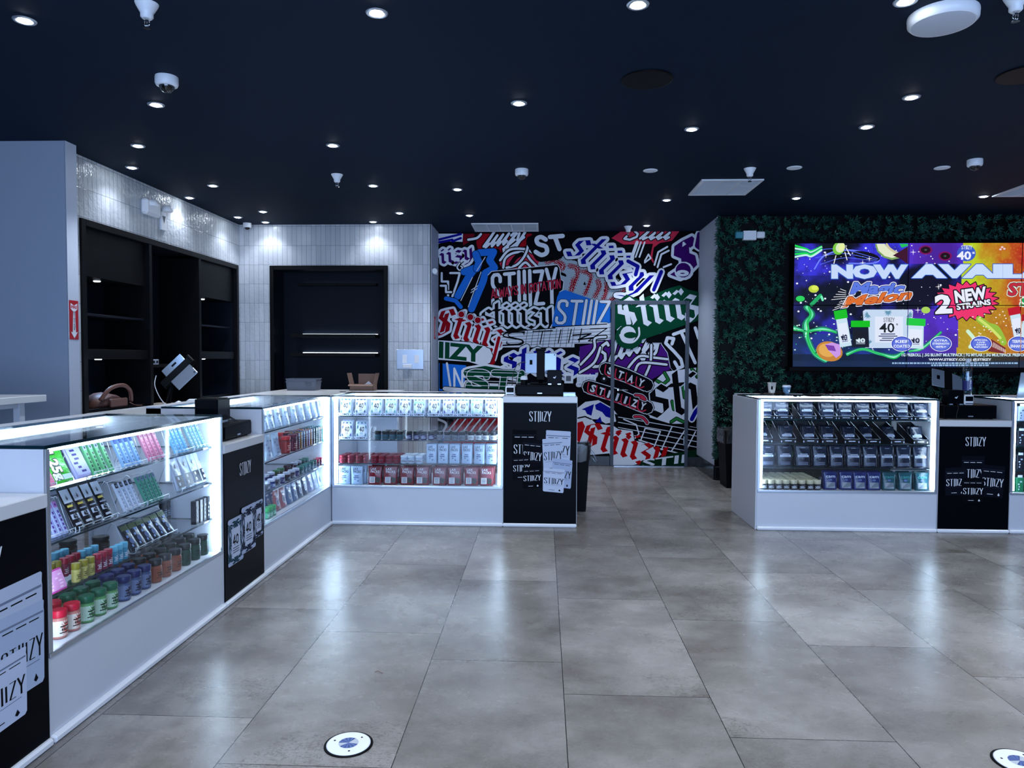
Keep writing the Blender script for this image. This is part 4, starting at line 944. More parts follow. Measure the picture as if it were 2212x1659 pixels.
tl = mk_box('tubeb', 'preroll_tube', .018, .105, .018, (20, 24, 34), art_bars((190, 200, 220)))
for i in range(5): put(tl, cD, lx(cD, c6x(868), 1050, .12)+.006*i, .10+.05*i, SH[0]+.0, f'slim black tube between cream-lidded jars and blue pouches, {ORD[i]} from the glass', 'tube', 'slim black tubes', lean=-.1)
# ---- case cut off at the frame edge (E)
for rw, (bc, fc) in enumerate((((20, 110, 70), (190, 200, 214)), ((22, 24, 34), (180, 190, 206)), ((24, 26, 36), (170, 184, 200)), ((150, 165, 190), (60, 70, 90)))):
    pe = mk_box('card%d' % rw, 'carded_pack', .055, .12, .02, bc, art_bars(fc, None, 4, .34), flap=(200, 210, 226))
    for i in range(3):
        put(pe, cE, .06+.066*i, .08, SH[rw], f'{("green", "black", "charcoal", "pale")[rw]} carded pack in the case cut off by the frame, {ORD[i]} from the register', 'pack', 'carded packs')
# ---- case nearest the camera (A)
c1x = lambda v: v/4.148
def easel(cs, x0, x1, y, z, lean, lab):
    "clear bent display stand with wire edges"
    mb = MB(); dz = math.cos(lean)*.15; dy = math.sin(lean)*.15
    for y_, z_ in ((y, z+.02), (y+dy*1.05, z+dz)): mb.tube([(x0, y_-.001, z_), (x1, y_-.001, z_)], .0018, 5)
    for x in (x0, x1): mb.tube(smooth([(x, y-.03, z+.025), (x, y-.03, z+.003), (x, y+.005, z+.003), (x, y+dy*.5, z+dz*.5), (x, y+dy*1.1, z+dz*1.05), (x, y+dy*1.1+.06, z+.003)], 4), .0018, 5)
    mb.tube([(x0, y-.03, z+.022), (x1, y-.03, z+.022)], .0018, 5)
    o = empty('display_stand'); mb.build('wire_frame', m_alu, o)
    MB().box(x0, x1, y-.03, y+.004, z+.0008, z+.003).build('clear_shelf', m_acr, o)
    o.matrix_world = cs.matrix_world.copy(); tag(o, lab, 'display stand', 'wire display stands')
def leaning(cs, pxs, py, y, z, pr, lab, cat, grp, lean=-.42, stand=None, yaw=0):
    xs = [lx(cs, p, py, y) for p in pxs]
    if stand: easel(cs, min(xs)-.03, max(xs)+.03, y+.012, z, -lean, stand)
    for i, x in enumerate(xs): put(pr, cs, x, y, z+.006, lab.replace('#', ORD[i]), cat, grp, lean=lean, yaw=yaw)
LEAN = -.42
bag1 = mk_pouch('bagpink', 'printed_pouch', .11, .15, .02, (214, 120, 150), lambda A: puttext(A, '.5g', -.3, .4, .6, .3, (236, 240, 246), .06, outs=((.02, (200, 30, 70)),)))
bag2 = mk_pouch('baggreen', 'printed_pouch', .125, .158, .02, (70, 190, 60), lambda A: (A.rect(-.4, .07, .4, .2, (200, 226, 232)), puttext(A, '1.25g', -.3, .9, .82, .34, (244, 246, 250), .06, outs=((.025, (20, 40, 30)),), ux=(.0, -1), uy=(1.2, 0))))
bag3 = mk_pouch('bagpurple', 'printed_pouch', .105, .158, .02, (176, 176, 226), art_bars((60, 50, 130), (190, 196, 232), 6))
leaning(cA, (100,), 1050, .07, SH[3], bag1, 'pink pouch lettered .5g leaning at the near end of the top shelf', 'pouch', 'large leaning pouches', stand='wire stand under the large leaning pouches at the near end of the top shelf')
leaning(cA, (137,), 1050, .075, SH[3], bag2, 'green and white pouch lettered 1.25g leaning at the near end of the top shelf', 'pouch', 'large leaning pouches')
leaning(cA, (181,), 1050, .075, SH[3], bag3, 'lilac pouch with dark lettering leaning beside the green 1.25g pouch', 'pouch', 'large leaning pouches')
def slims(key, c, bg, head, w=.022, h=.135): return mk_box('slim'+key, 'slim_pack', w, h, .012, bg, art_slim(c, bg, head))
for key, c, bg, head, pxs, z, nm in (('green', (20, 60, 50), (110, 190, 130), (170, 190, 220), (206, 218, 230, 243), 3, 'green'), ('blue', (70, 110, 170), (150, 190, 232), (40, 70, 150), (270, 281, 292, 303), 3, 'blue-topped'),
        ('pink', (190, 60, 110), (226, 150, 180), (220, 180, 200), (325, 334, 343, 353), 3, 'pink'), ('sky', (40, 90, 160), (120, 190, 230), (190, 210, 236), (382, 390, 398, 406), 3, 'sky blue'), ('mix', (60, 60, 130), (150, 200, 210), (180, 200, 230), (420, 428, 435, 443), 3, 'blue-grey speckled'),
        ('white', (140, 160, 190), (206, 216, 236), (20, 22, 30), (272, 282, 292, 301), 2, 'white'), ('dgreen', (20, 70, 90), (90, 160, 140), (120, 140, 170), (318, 326, 334, 342, 350), 2, 'dark green'), ('violet', (70, 40, 130), (160, 170, 210), (180, 120, 190), (108, 119, 130, 141), 2, 'violet and teal')):
    leaning(cA, pxs, 1080, .07 if z == 3 else .08, SH[z], slims(key, c, bg, head), f'{nm} slim pack, # in its stand on the {("", "", "second", "top")[z]} shelf', 'slim pack', nm+' slim packs', lean=LEAN, stand=f'wire stand holding the {nm} slim packs')
dk = mk_pouch('dk10', 'printed_pouch', .066, .185, .015, (16, 18, 28), art_10((210, 190, 90)))
leaning(cA, (172, 194, 215, 236), 1150, .07, SH[2], dk, 'black pouch with white leaf-print top, # from the near end, second shelf', 'pouch', 'black leaf-top pouches', stand='wire stand holding four black pouches with white tops')
wp = mk_pouch('bwp', 'printed_pouch', .088, .175, .02, (190, 204, 224), lambda A: (A.rect(-.4, .07, .4, .44, (24, 28, 40)), leafart(A, 0, .66, .2, K_, 0, 5), art_bars((200, 206, 220), None, 4)(A)))
leaning(cA, (392, 411, 428, 444), 1060, .09, SH[2], wp, 'white and black pouch near the far end of the second shelf, # of four', 'pouch', 'white and black pouches', lean=-.3, stand='wire stand holding four white and black pouches')
dp = mk_pouch('dkpack', 'printed_pouch', .072, .135, .018, (24, 34, 52), lambda A: (A.rect(-.4, .76, .4, .93, (64, 84, 40)), art_bars((120, 150, 200), None, 4)(A), A.ell(0, .35, .2, .12, (70, 90, 140))))
leaning(cA, (292, 308, 324, 339, 354, 369), 1170, .09, SH[1], dp, 'dark blue printed pouch with green top on the third shelf, # from the near end', 'pouch', 'dark printed pouches', lean=-.5, stand='clear stand holding six dark printed pouches')
bx_ = mk_box('blackbox', 'tall_carton', .03, .125, .03, (14, 18, 26), art_bars((170, 190, 200), None, 4))
for i, p in enumerate((421, 430, 438, 446)): put(bx_, cA, lx(cA, p, 1130, .08), .08, SH[1], f'tall black carton at the far end of the third shelf, {ORD[i]} from the dark pouches', 'carton', 'tall black cartons')
tb_ = mk_jar('btube', 'black_tube', .02, .11, (14, 18, 26), (20, 26, 36), (16, 20, 30), ink=(140, 160, 180))
for i, p in enumerate((352, 360, 368, 376, 384)): put(tb_, cA, lx(cA, p, 1120, .3), .30, SH[1], f'black tube at the back of the third shelf, {ORD[i]} from the near end', 'tube', 'black tubes')
bt = {'gold': ((170, 160, 90), (130, 120, 30)), 'crimson': ((120, 30, 60), (150, 14, 50)), 'sky blue': ((50, 130, 160), (90, 170, 200))}
for r in range(2):
    for k, pxs in ((('gold', (164, 180, 195)), ('crimson', (210, 222, 234)), ('sky blue', (246, 257, 268))), (('gold', (108, 122)), ('crimson', (138, 151, 164)), ('sky blue', (176, 190, 204))))[r]:
        pr = mk_jar('bt'+k, 'lidded_bottle', .0165, .075, bt[k][0], bt[k][1], bt[k][0], ink=(210, 214, 226) if k != 'gold' else (50, 50, 20), lidh=.32)
        for i, p in enumerate(pxs):
            put(pr, cA, lx(cA, p, 1230, .075), .075+.005*r+(.09 if r else 0), SH[1], f'small bottle with {k} cap on the third shelf, {("front", "second")[r]} row, {ORD[i]} of its colour', 'bottle', 'small capped bottles') if not r else put(pr, cA, lx(cA, p, 1200, .17), .17, SH[1], f'small bottle with {k} cap on the third shelf, second row, {ORD[i]} of its colour', 'bottle', 'small capped bottles')
for i, p in enumerate((118, 128, 139)): put(protos['btsky blue'], cA, lx(cA, p, 1180, .26), .26, SH[1], f'small sky blue capped bottle in the last row, {ORD[i]} from the near end', 'bottle', 'small capped bottles')
pk = mk_box('pinkcard', 'carded_pack', .055, .085, .012, (180, 50, 140), art_bars((240, 200, 226), (216, 150, 200), 5, .4))
leaning(cA, (112, 133), 1270, .05, SH[1], pk, 'magenta carded pack leaning at the near end of the third shelf, # from that end', 'pack', 'magenta packs', lean=-.35)
bj = mk_jar('bjar', 'black_jar', .035, .075, (30, 26, 30), (16, 18, 24), (40, 34, 36), ink=(100, 100, 110))
for i, (x, y) in enumerate(((.62, .34), (.70, .24))): put(bj, cA, x, y, SH[1], f'black jar at the {("back", "middle")[i]} of the third shelf behind the bottles', 'jar', 'black jars')
fl = [('red', 2, (190, 120, 110), (190, 20, 50), (40, 20, 20)), ('green', 3, (90, 150, 90), (10, 90, 60), (14, 30, 20)), ('blue', 3, (60, 80, 120), (20, 30, 90), (14, 16, 40)), ('orange-brown', 3, (140, 72, 50), (22, 26, 34), (40, 20, 14)), ('dark green', 3, (14, 66, 52), (20, 30, 34), (130, 160, 140))]
pos = [127, 155.5, 187, 214, 239, 268, 291, 313, 337, 358, 380, 401, 422, 440]; k = 0
for nm, n, b, l, ink in fl:
    pr = mk_jar('fl'+nm, 'gummy_jar', .029, .108, b, l, {'red': (226, 214, 200), 'green': (190, 214, 190), 'blue': (110, 124, 160)}.get(nm, b), ink={'orange-brown': (60, 30, 20)}.get(nm, (12, 14, 20)), lidh=.26, leafc=(20, 26, 26) if nm in ('orange-brown', 'dark green') else None, rays={'red': (210, 90, 80), 'green': (60, 140, 70), 'blue': (30, 40, 90)}.get(nm))
    for i in range(n):
        x = lx(cA, pos[k], 1330, .08)
        put(pr, cA, x, .08, SH[0], f'{nm} jar, bottom deck of the nearest case, front row, {ORD[i]} of its colour', 'jar', 'jars on the bottom deck')
        for r in (1, 2): put(pr, cA, x+.012*r, .08+.085*r, SH[0], f'{nm} jar, bottom deck of the nearest case, {("", "second", "third")[r]} row, {ORD[i]} of its colour', 'jar', 'jars on the bottom deck')
        k += 1
put(protos['flred'], cA, lx(cA, 108, 1400, .10), .13, SH[0], 'red jar at the very near end of the bottom deck, partly behind the counter', 'jar', 'jars on the bottom deck')
# ---- case at the inner corner (B)
c3x = lambda v: 440+v/3.319
w1 = mk_pouch('wp1', 'printed_pouch', .10, .165, .03, (184, 204, 230), lambda A: (art_bars((110, 130, 170), None, 6, .34)(A), A.rect(-.3, .55, .3, .62, (90, 100, 120))))
for i, v in enumerate((442, 480, 535, 590, 650, 705, 755, 797, 838)):
    for r in range(2): put(w1, cB, lx(cB, c3x(v), 900, .08), .08+.06*r, SH[3], f'white pouch, top shelf of the corner case, {("front", "back")[r]} row, {ORD[i]} from the register', 'pouch', 'white pouches in the corner case', lean=-.12)
w2 = mk_pouch('wp2', 'printed_pouch', .13, .175, .03, (180, 204, 230), art_bars((120, 140, 180), None, 5, .3))
for i, v in enumerate((460, 522)): put(w2, cB, lx(cB, c3x(v), 950, .08), .08, SH[2], f'wide white pouch on the second shelf of the corner case, {ORD[i]} from the register', 'pouch', 'wide white pouches', lean=-.1)
for i, (v, b, l, nm) in enumerate(((588, (120, 40, 40), (190, 40, 40), 'red'), (636, (80, 24, 44), (100, 20, 50), 'wine red'))):
    pr = mk_jar('bj2'+nm, 'tall_jar', .033, .125, b, l, tuple(int(q*1.2) for q in b), ink=(220, 170, 160), lidh=.22)
    put(pr, cB, lx(cB, c3x(v), 960, .08), .08, SH[2], f'tall {nm} jar on the second shelf of the corner case', 'jar', 'tall jars'); put(pr, cB, lx(cB, c3x(v-22), 960, .19), .19, SH[2], f'tall {nm} jar standing behind the front tall jars', 'jar', 'tall jars')
sl = [('wine', (80, 24, 44)), ('ochre', (150, 110, 50)), ('slate', (60, 80, 110)), ('brown', (110, 70, 50)), ('mauve', (120, 80, 120)), ('amber', (170, 110, 40)), ('black', (24, 28, 38)), ('forest green', (20, 70, 50)), ('teal', (30, 110, 110)), ('navy', (24, 40, 80)), ('turquoise', (60, 150, 140))]
for i, v in enumerate((662, 682, 700, 718, 736, 754, 772, 790, 806, 820, 834)):
    pr = mk_box('sb'+sl[i][0], 'slim_carton', .028, .125, .05, sl[i][1], art_slim((200, 210, 226), sl[i][1], (180, 190, 210)))
    for r in range(2): put(pr, cB, lx(cB, c3x(v), 960, .08), .08+.07*r, SH[2], f'slim {sl[i][0]} carton on the second shelf of the corner case, {("front", "back")[r]} row', 'carton', 'slim cartons')
sm = {'cobalt': ((30, 50, 110), (200, 210, 230)), 'black': ((20, 26, 40), (190, 200, 220)), 'teal': ((30, 90, 90), (50, 130, 120)), 'rose': ((110, 30, 60), (170, 50, 80)), 'green': ((16, 70, 40), (20, 110, 60)), 'wine': ((50, 20, 34), (40, 16, 30))}
for i, (v, k) in enumerate(((447, 'black'), (485, 'cobalt'), (520, 'black'), (555, 'cobalt'), (595, 'black'), (630, 'black'), (660, 'cobalt'), (690, 'teal'), (715, 'teal'), (740, 'teal'), (765, 'teal'), (787, 'teal'), (808, 'rose'), (828, 'rose'), (848, 'rose'))):
    pr = mk_jar('sm'+k, 'small_jar', .026, .062, sm[k][0], sm[k][1], sm[k][0], ink=(190, 200, 220), lidh=.3)
    put(pr, cB, lx(cB, c3x(v), 1030, .08), .08, SH[1], f'small {k} jar in the corner case, front row, {ORD[i]} from the register', 'jar', 'small jars in the corner case')
for i, (v, k) in enumerate(((442, 'cobalt'), (482, 'cobalt'), (520, 'green'), (552, 'green'), (597, 'wine'), (622, 'wine'), (650, 'black'), (678, 'black'), (705, 'teal'), (730, 'teal'))):
    pr = mk_jar('sm'+k, 'small_jar', .026, .062, sm[k][0], sm[k][1], sm[k][0], ink=(190, 200, 220), lidh=.3)
    put(pr, cB, lx(cB, c3x(v), 1010, .19), .19, SH[1], f'small {k} jar in the corner case, second row, {ORD[i]} from the register', 'jar', 'small jars in the corner case')
pq = {'blue': (34, 84, 140), 'coral': (160, 60, 66), 'dark blue': (20, 44, 84), 'grey-lilac': (150, 150, 190), 'pale': (180, 200, 226)}
for i, (v, k) in enumerate(((458, 'blue'), (492, 'blue'), (527, 'coral'), (570, 'coral'), (614, 'blue'), (652, 'blue'), (690, 'dark blue'), (727, 'dark blue'), (768, 'grey-lilac'), (800, 'pale'), (832, 'pale'))):
    pr = mk_pouch('pq'+k, 'printed_pouch', .10, .14, .03, pq[k], lambda A: (A.ell(0, .4, .26, .2, (200, 206, 226) if k != 'pale' else (80, 90, 130)), A.stroke([smooth([(.14*math.cos(t), .4+.1*math.sin(2*t), 0) for t in (0, 1, 2, 3, 4, 5, 6)], 2)], .04, K_), A.rect(-.2, .7, .2, .78, (220, 224, 236))))
    back = i < 2; put(pr, cB, lx(cB, c3x(v), 1080, .16 if back else .09), .16 if back else .09, SH[0], f'{k} pouch on the bottom deck of the corner case, {ORD[i]} from the register', 'pouch', 'pouches on the corner case deck', lean=-.12)
gj = mk_jar('gj', 'small_jar', .026, .07, (30, 130, 90), (30, 160, 80), (60, 160, 120), ink=(220, 230, 226), lidh=.35)
for i, v in enumerate((446, 468, 492)): put(gj, cB, lx(cB, c3x(v), 1120, .07), .07, SH[0], f'bright green jar at the register end of the corner case deck, {ORD[i]} from the register', 'jar', 'bright green jars')
print('DUP LABELS', [k for k, n in seen_labels.items() if n > 1][:12], 'goods', sum(seen_labels.values()))
for k_, (o, used) in protos.items():
    if not used: print('unused proto', k_)
# ================================================================ video wall
def video_wall():
    A = Art(); q8 = lambda x, y: (1680+x/4.158, 480+y/4.158); rnd = random.Random(11)
    def mix(a, b, t): t = max(0, min(1, t)); return tuple(a[i]+(b[i]-a[i])*t for i in range(3))
    from mathutils import noise as nz
    def col(x, y):
        n = nz.fractal(Vector((x/260, y/260, 1.3)), 1, 2.1, 4); m = nz.fractal(Vector((x/120, y/150, 7.7)), 1, 2, 3)
        if x < 1650-(y-500)*.06:
            c = mix((6, 5, 22), (58, 52, 220), .45+n*1.5)
            if x < 1165 and y > 480: c = mix(c, (8, 14, 50), .35)
            if y > 1000: c = mix(c, (24, 70, 130), .5)
            if x > 1165: c = mix(c, (96, 44, 196), .75 if (y < 380 or y > 780) else .1)
        else:
            t = (x-1680)/560-(y/2600)+.25*m; c = mix((186, 214, 36), (190, 96, 24), t*1.5+.15); c = mix(c, (176, 22, 30), t*1.6-.75)
            if y > 760: c = mix(c, (176, 104, 26), .6)
            c = mix(c, (255, 210, 90), .18*max(0, nz.noise(Vector((x/9, y/9, 3)))*2))
        if y > 1180: c = mix(c, (10, 22, 46), .75)
        if y > 1250: c = mix(c, (20, 46, 90), .5)
        return tuple(int(max(2, min(250, v))) for v in c)
    S = 15
    for i in range(9, 221):
        for j in range(12, 88):
            x, y = i*S, j*S; A.poly([q8(x, y), q8(x+S, y), q8(x+S, y+S), q8(x, y+S)], tuple(v//4*4 for v in col(x+S/2, y+S/2)))
    def st(pts, w, c, outs=(), n=5): A.stroke([[(p[0], p[1]) for p in smooth([(*q8(*p), 0) for p in pts], n)]], w, c, outs)
    def el(x, y, rx, ry, c, rot=0): A.ell(*q8(x, y), rx/4.158, ry/4.158, c, 20, rot)
    def pg(pts, c): A.lay(); A.poly([q8(*p) for p in pts], c)
    def tx(s, x, y, w, h, c, bold=.04, shear=0, outs=(), rot=0):
        a = math.radians(rot); puttext(A, s, *q8(x, y), w/4.158, h/4.158, c, bold, shear, outs, (math.cos(a), -math.sin(a)), (-math.sin(a), -math.cos(a)))
    # galaxy rings, black core, sparkles
    st([(330, 420), (420, 300), (620, 250), (850, 290), (910, 340), (840, 370), (640, 370)], 3, (110, 130, 255)); el(790, 305, 130, 40, (6, 4, 18), .2)
    for r_ in range(3): st([(300+40*r_, 260+60*r_), (560+20*r_, 240+40*r_), (900-10*r_, 330+10*r_)], 1.2, (90, 110, 250))
    for k in range(200):
        x, y = rnd.uniform(150, 1640), rnd.uniform(200, 1150); r_ = rnd.choice((2, 3, 3, 5, 8)); el(x, y, r_*1.2, r_, (236, 240, 255))
    for x, y in ((430, 295), (820, 330), (1213, 270), (1440, 580), (1255, 790), (760, 365)):
        pg([(x-30, y), (x, y-3), (x+30, y), (x, y+3)], (250, 250, 255)); pg([(x, y-30), (x+3, y), (x, y+30), (x-3, y)], (250, 250, 255))
    # eyes-like dark planets top of the second screen
    for x, y in ((1325, 250), (1500, 305)): el(x, y, 60, 42, (120, 10, 90)); el(x, y, 44, 30, (30, 2, 20)); el(x, y, 12, 8, (60, 90, 80))
    # green splashes and citrus, top left
    for k in range(5): st([(150, 210+k*26), (250, 240+k*14), (300, 260+12*k), (390, 220+k*8)], 4, ((20, 220, 80), (190, 240, 230), (20, 150, 110))[k % 3])
    el(545, 235, 52, 60, (120, 200, 60), .5); el(560, 228, 40, 48, (214, 232, 190), .5); el(570, 225, 24, 34, (230, 240, 160), .5)
    for a in ((520, 300, 500, 380), (600, 270, 620, 340), (610, 230, 650, 300)): st([(a[0], a[1]), (a[2], a[3])], 1.6, (250, 252, 255))
    # melon slice
    A.lay().poly([q8(870+x, 195+y) for x, y in ((0, 0), (20, 70), (80, 125), (150, 145), (220, 130), (265, 105), (200, 80), (140, 60), (90, 20), (80, 0))], (120, 160, 90))
    A.lay().poly([q8(884+x*.92, 195+y*.88) for x, y in ((0, 0), (20, 70), (80, 125), (150, 145), (220, 130), (262, 108), (200, 80), (140, 60), (90, 20), (80, 0))], (226, 232, 200))
    st([(975, 200), (1000, 235), (1050, 270), (1085, 290)], 5, (206, 196, 160)); pg([(1090, 195), (1165, 195), (1165, 215), (1110, 230)], (30, 190, 90))
    pg([(1030, 300), (1165, 220), (1165, 380), (1100, 330)], (60, 10, 40))
    # headline
    tx('NOW', 478, 497, 690, 112, (196, 216, 250), .10, outs=((1.6, (40, 90, 190)),)); tx('AVAILABLE', 1238, 492, 1760, 110, (200, 220, 252), .10, outs=((1.6, (40, 90, 190)),))
    # small maker mark
    el(1690, 280, 84, 72, (60, 90, 200)); W = [[(q8(1645+a*96, 244-b*34)) for a, b in l] for l in word('STIIIZY', CON, 0, 0, (.56, 0), (0, 1))]; A.stroke(W, .9, (236, 240, 255))
    tx('40', 1608, 335, 125, 74, (236, 240, 255), .04); tx("s", 1740, 284, 26, 26, (236, 240, 255), .03)
    # flavour name in two lines
    tx('Magic', 640, 640, 500, 100, (90, 120, 225), .06, .25, outs=((2.6, (240, 240, 255)), (1.1, (16, 24, 100))))
    tx('Melon', 570, 762, 640, 84, (220, 110, 40), .05, .35, outs=((2.6, (240, 240, 255)), (1.1, (90, 10, 30))), rot=7)
    for k in range(9): st([(560-20*k % 90, 600+24*k), (610, 620+16*k)], 1, (250, 250, 255), n=2)
    # burst with 2 NEW STRAINS
    P_ = []
    for k in range(44): a = 2*PI*k/44; r_ = (1.0 if k % 2 else .80); P_.append((1690+290*r_*math.cos(a), 708+175*r_*math.sin(a)))
    A.lay(); A.shape([[q8(*p) for p in P_]], (236, 50, 110), [(2.0, (10, 8, 20))])
    tx('2', 1415, 815, 150, 160, (232, 238, 252), .07, outs=((2.6, (10, 8, 20)),), rot=3); tx('NEW', 1590, 722, 290, 106, (232, 238, 252), .07, outs=((2.6, (10, 8, 20)),), rot=8); tx('STRAINS', 1605, 788, 310, 50, (232, 238, 252), .06, outs=((2.2, (10, 8, 20)),), rot=9)
    # second flavour name, cut by the frame
    tx('STRAWBERRY', 2060, 655, 1100, 110, (190, 40, 60), .06, .1, outs=((2.4, (236, 250, 240)), (1, (20, 80, 60)))); tx('SHORTCAKE', 2170, 750, 900, 70, (30, 160, 90), .06, .1, outs=((2.2, (236, 250, 240)),))
    # fruit bits
    el(200, 688, 40, 26, (40, 210, 90)); el(320, 600, 46, 34, (190, 210, 60)); el(330, 590, 30, 22, (220, 236, 90)); el(1325, 790, 40, 30, (170, 210, 90)); el(1690, 150, 10, 8, (250, 250, 255))
    for x, y in ((2010, 225), (1995, 245), (2030, 240)): el(x, y, 12, 9, (236, 200, 200))
    # green liquid ribbons on the lower left screen
    for k, (c, w) in enumerate((((20, 120, 90), 12), ((90, 230, 170), 7), ((220, 250, 240), 3), ((30, 190, 90), 5))):
        st([(250+8*k, 765), (310-6*k, 830), (250+5*k, 900), (240+10*k, 960), (270, 1060), (330, 1180), (420+10*k, 1240)], w, c); st([(140, 940+9*k), (260, 980), (400, 950+7*k), (520, 990)], w*.6, c)
        st([(620, 1180+5*k), (760, 1140), (900, 1180), (1040, 1200+8*k), (1120, 1170)], w*.6, c); st([(1180, 1160), (1300, 1120+6*k), (1460, 990)], w*.5, c)
    st([(380, 660), (340, 700), (300, 740)], 8, (30, 170, 100)); st([(390, 670), (400, 700)], 5, (120, 240, 190))
    for k in range(60): el(rnd.uniform(150, 620), rnd.uniform(900, 1200), rnd.uniform(3, 9), rnd.uniform(2, 6), rnd.choice(((220, 250, 240), (60, 200, 130), (20, 60, 60))))
    # orange planet and melon crystal
    el(460, 1160, 120, 88, (196, 130, 50), .25); el(440, 1150, 78, 60, (226, 170, 80), .25); pg([(420, 1100), (480, 1080), (560, 1100), (560, 1190), (520, 1220), (450, 1150)], (200, 150, 230)); pg([(420, 1100), (500, 1110), (520, 1160), (450, 1150)], (120, 60, 170))
    # jars and pack
    def jar(x, y, w, h, lid, rot=0, dark=False):
        f = lambda a, b: q8(x+a*math.cos(rot)-b*math.sin(rot), y+a*math.sin(rot)+b*math.cos(rot)); g = lambda pts, c: (A.lay(), A.poly([f(*p) for p in pts], c))
        g([(-w/2, 0), (w/2, 0), (w/2, h*.24), (-w/2, h*.24)], lid); g([(-w*.42, h*.24), (w*.42, h*.24), (w*.46, h), (-w*.46, h)], (14, 22, 40) if dark else (200, 226, 240)); g([(-w*.34, h*.36), (w*.34, h*.36), (w*.36, h*.9), (-w*.36, h*.9)], (18, 18, 30) if dark else (226, 234, 250))
        for k in range(4): g([(-w*.24, h*(.7+.05*k)), (w*.24, h*(.7+.05*k)), (w*.24, h*(.72+.05*k)), (-w*.24, h*(.72+.05*k))], (70, 90, 150) if not dark else (190, 210, 230))
        a = -math.degrees(rot); p = f(-w*.24, h*.66); puttext(A, '40', *p, w*.48/4.158, h*.17/4.158, (24, 26, 50) if not dark else (220, 240, 250), .03)
    A.lay().poly([q8(*p) for p in ((780, 785), (1200, 785), (1210, 800), (1190, 1130), (780, 1130), (760, 800))], (196, 216, 240))
    for x, y, r in ((810, 830, -2.2), (1170, 830, 2.2), (800, 950, -1.6), (1180, 950, 1.6), (820, 1090, -.8), (1150, 1090, .8), (985, 800, 3.1)):
        C = Art(); leafart(C, 0, 0, 12, (60, 130, 160), r); A.lay()
        for pts, c, k in C.p: A.poly([(q8(x, y)[0]+a, q8(x, y)[1]-b) for a, b in pts], c)
    A.rect(*q8(868, 848), *q8(1120, 1080), (222, 230, 248)); W = [[q8(945+a*98, 895-b*36) for a, b in l] for l in word('STIIIZY', CON, 0, 0, (.56, 0), (0, 1))]; A.stroke(W, .9, K_)
    tx('40', 908, 990, 135, 88, K_, .02); tx('s', 1055, 925, 20, 22, K_, .02)
    for k, wd in enumerate((130, 170, 110, 150)): A.rect(*q8(985-wd/2, 1000+k*19), *q8(985+wd/2, 1009+k*19), (50, 60, 110))
    jar(555, 790, 116, 330, (20, 190, 30), -.16); jar(738, 885, 170, 240, (14, 190, 20), 0, True); jar(1237, 865, 170, 270, (30, 200, 60), .05); jar(2110, 765, 110, 280, (190, 20, 40), -.2); jar(2260, 830, 160, 240, (170, 16, 40), 0)
    # pale green splash lower right
    st([(1700, 980), (1760, 1060), (1720, 1120)], 8, (206, 240, 210)); st([(1800, 870), (1880, 930), (1960, 960), (2020, 1080)], 14, (150, 190, 60)); st([(1800, 870), (1900, 950), (1990, 1040)], 6, (206, 226, 110)); pg([(1910, 1050), (2040, 1130), (2020, 1180), (1880, 1160)], (120, 40, 40))
    for k in range(14): st([(1930+8*k, 1080+5*k), (1920+9*k, 1120+4*k)], .9, (240, 220, 220), n=2)
    for k in range(34): el(rnd.uniform(1700, 2180), rnd.uniform(800, 1160), 7, 5, (246, 236, 226))
    # round badges
    for x, y, ls in ((1107, 1092, ('KIEF', 'COATED')), (1457, 1092, ('EXTRA', 'STRENGTH', '40%+')), (1817, 1092, ('SPECIAL', 'LIVE', 'RESIN', 'INFUSED')), (2155, 1092, ('TERPENE', 'ENHANCED'))):
        el(x, y, 98, 70, (236, 240, 255)); el(x, y, 92, 65, (50, 70, 190)); el(x, y, 82, 57, (96, 116, 220)); n = len(ls)
        for k, s_ in enumerate(ls):
            h_ = 84/n; wd = min(150 if k else 120, len(s_)*h_*.85); tx(s_, x-wd/2, y-46+h_*(k+.9), wd, h_*.62, (226, 234, 255), .05)
    tx('1G PREROLL | .5G BLUNT MULTIPACK | 7G MYLAR | .5G MULTIPACK PREROLL', 1100, 1204, 1130, 26, (200, 226, 240), .05)
    tx('WWW.STIIIZY.COM | @STIIIZY', 1350, 1243, 560, 20, (226, 236, 250), .05)
    for r_, (a, b) in enumerate(((1020, 2130), (1370, 1890))):
        x = a
        while x < b: wd = rnd.uniform(8, 34); A.rect(*q8(x, 1259+r_*19), *q8(x+wd, 1273+r_*19), (150, 186, 226)); x += wd+6
    # reflections of the room lamps are left to the renderer
    YV = 8.35; cols_ = ((2.822, 4.078), (4.086, 5.312), (5.320, 6.56)); rows_ = ((1.325, 2.015), (2.023, 2.712)); i = 0
    nm = {(0, 0): 'lower video wall screen showing jars and a white pack', (0, 1): 'upper video wall screen showing the word NOW and a melon slice', (1, 0): 'lower middle screen of the video wall showing round badges', (1, 1): 'upper middle screen of the video wall showing the pink burst top', (2, 0): 'lower screen of the video wall cut off by the frame', (2, 1): 'upper screen of the video wall cut off by the frame'}
    mp = lambda x, y: (lambda p: (p.x, p.z))(at(x, y, y=YV))
    for ci, (x0, x1) in enumerate(cols_):
        for ri, (z0, z1) in enumerate(rows_):
            cx, cz = (x0+x1)/2, (z0+z1)/2; t = empty('video_screen', (cx, YV, z0), 0, nm[(ci, ri)], 'screen', 'screens of the video wall')
            MB().box(x0-cx-.003, x1-cx+.003, .0, .10, -.003, z1-z0+.003, bev=.002).build('screen_housing', m_black, t)
            A.build('screen_picture', mp, lambda u, v, h, cx=cx, z0=z0: (u-cx, -h*.25-.0006, v-z0), m_screen, t, rects=[(x0, z0, x1, z1)])
    t = empty('wall_bracket', (4.69, YV+.10, 2.02), 0, 'black steel bracket carrying the video wall screens', 'bracket')
    mb = MB().box(-1.87, 1.87, .001, .13, -.72, .715); mb.build('bracket_frame', m_blackm, t)
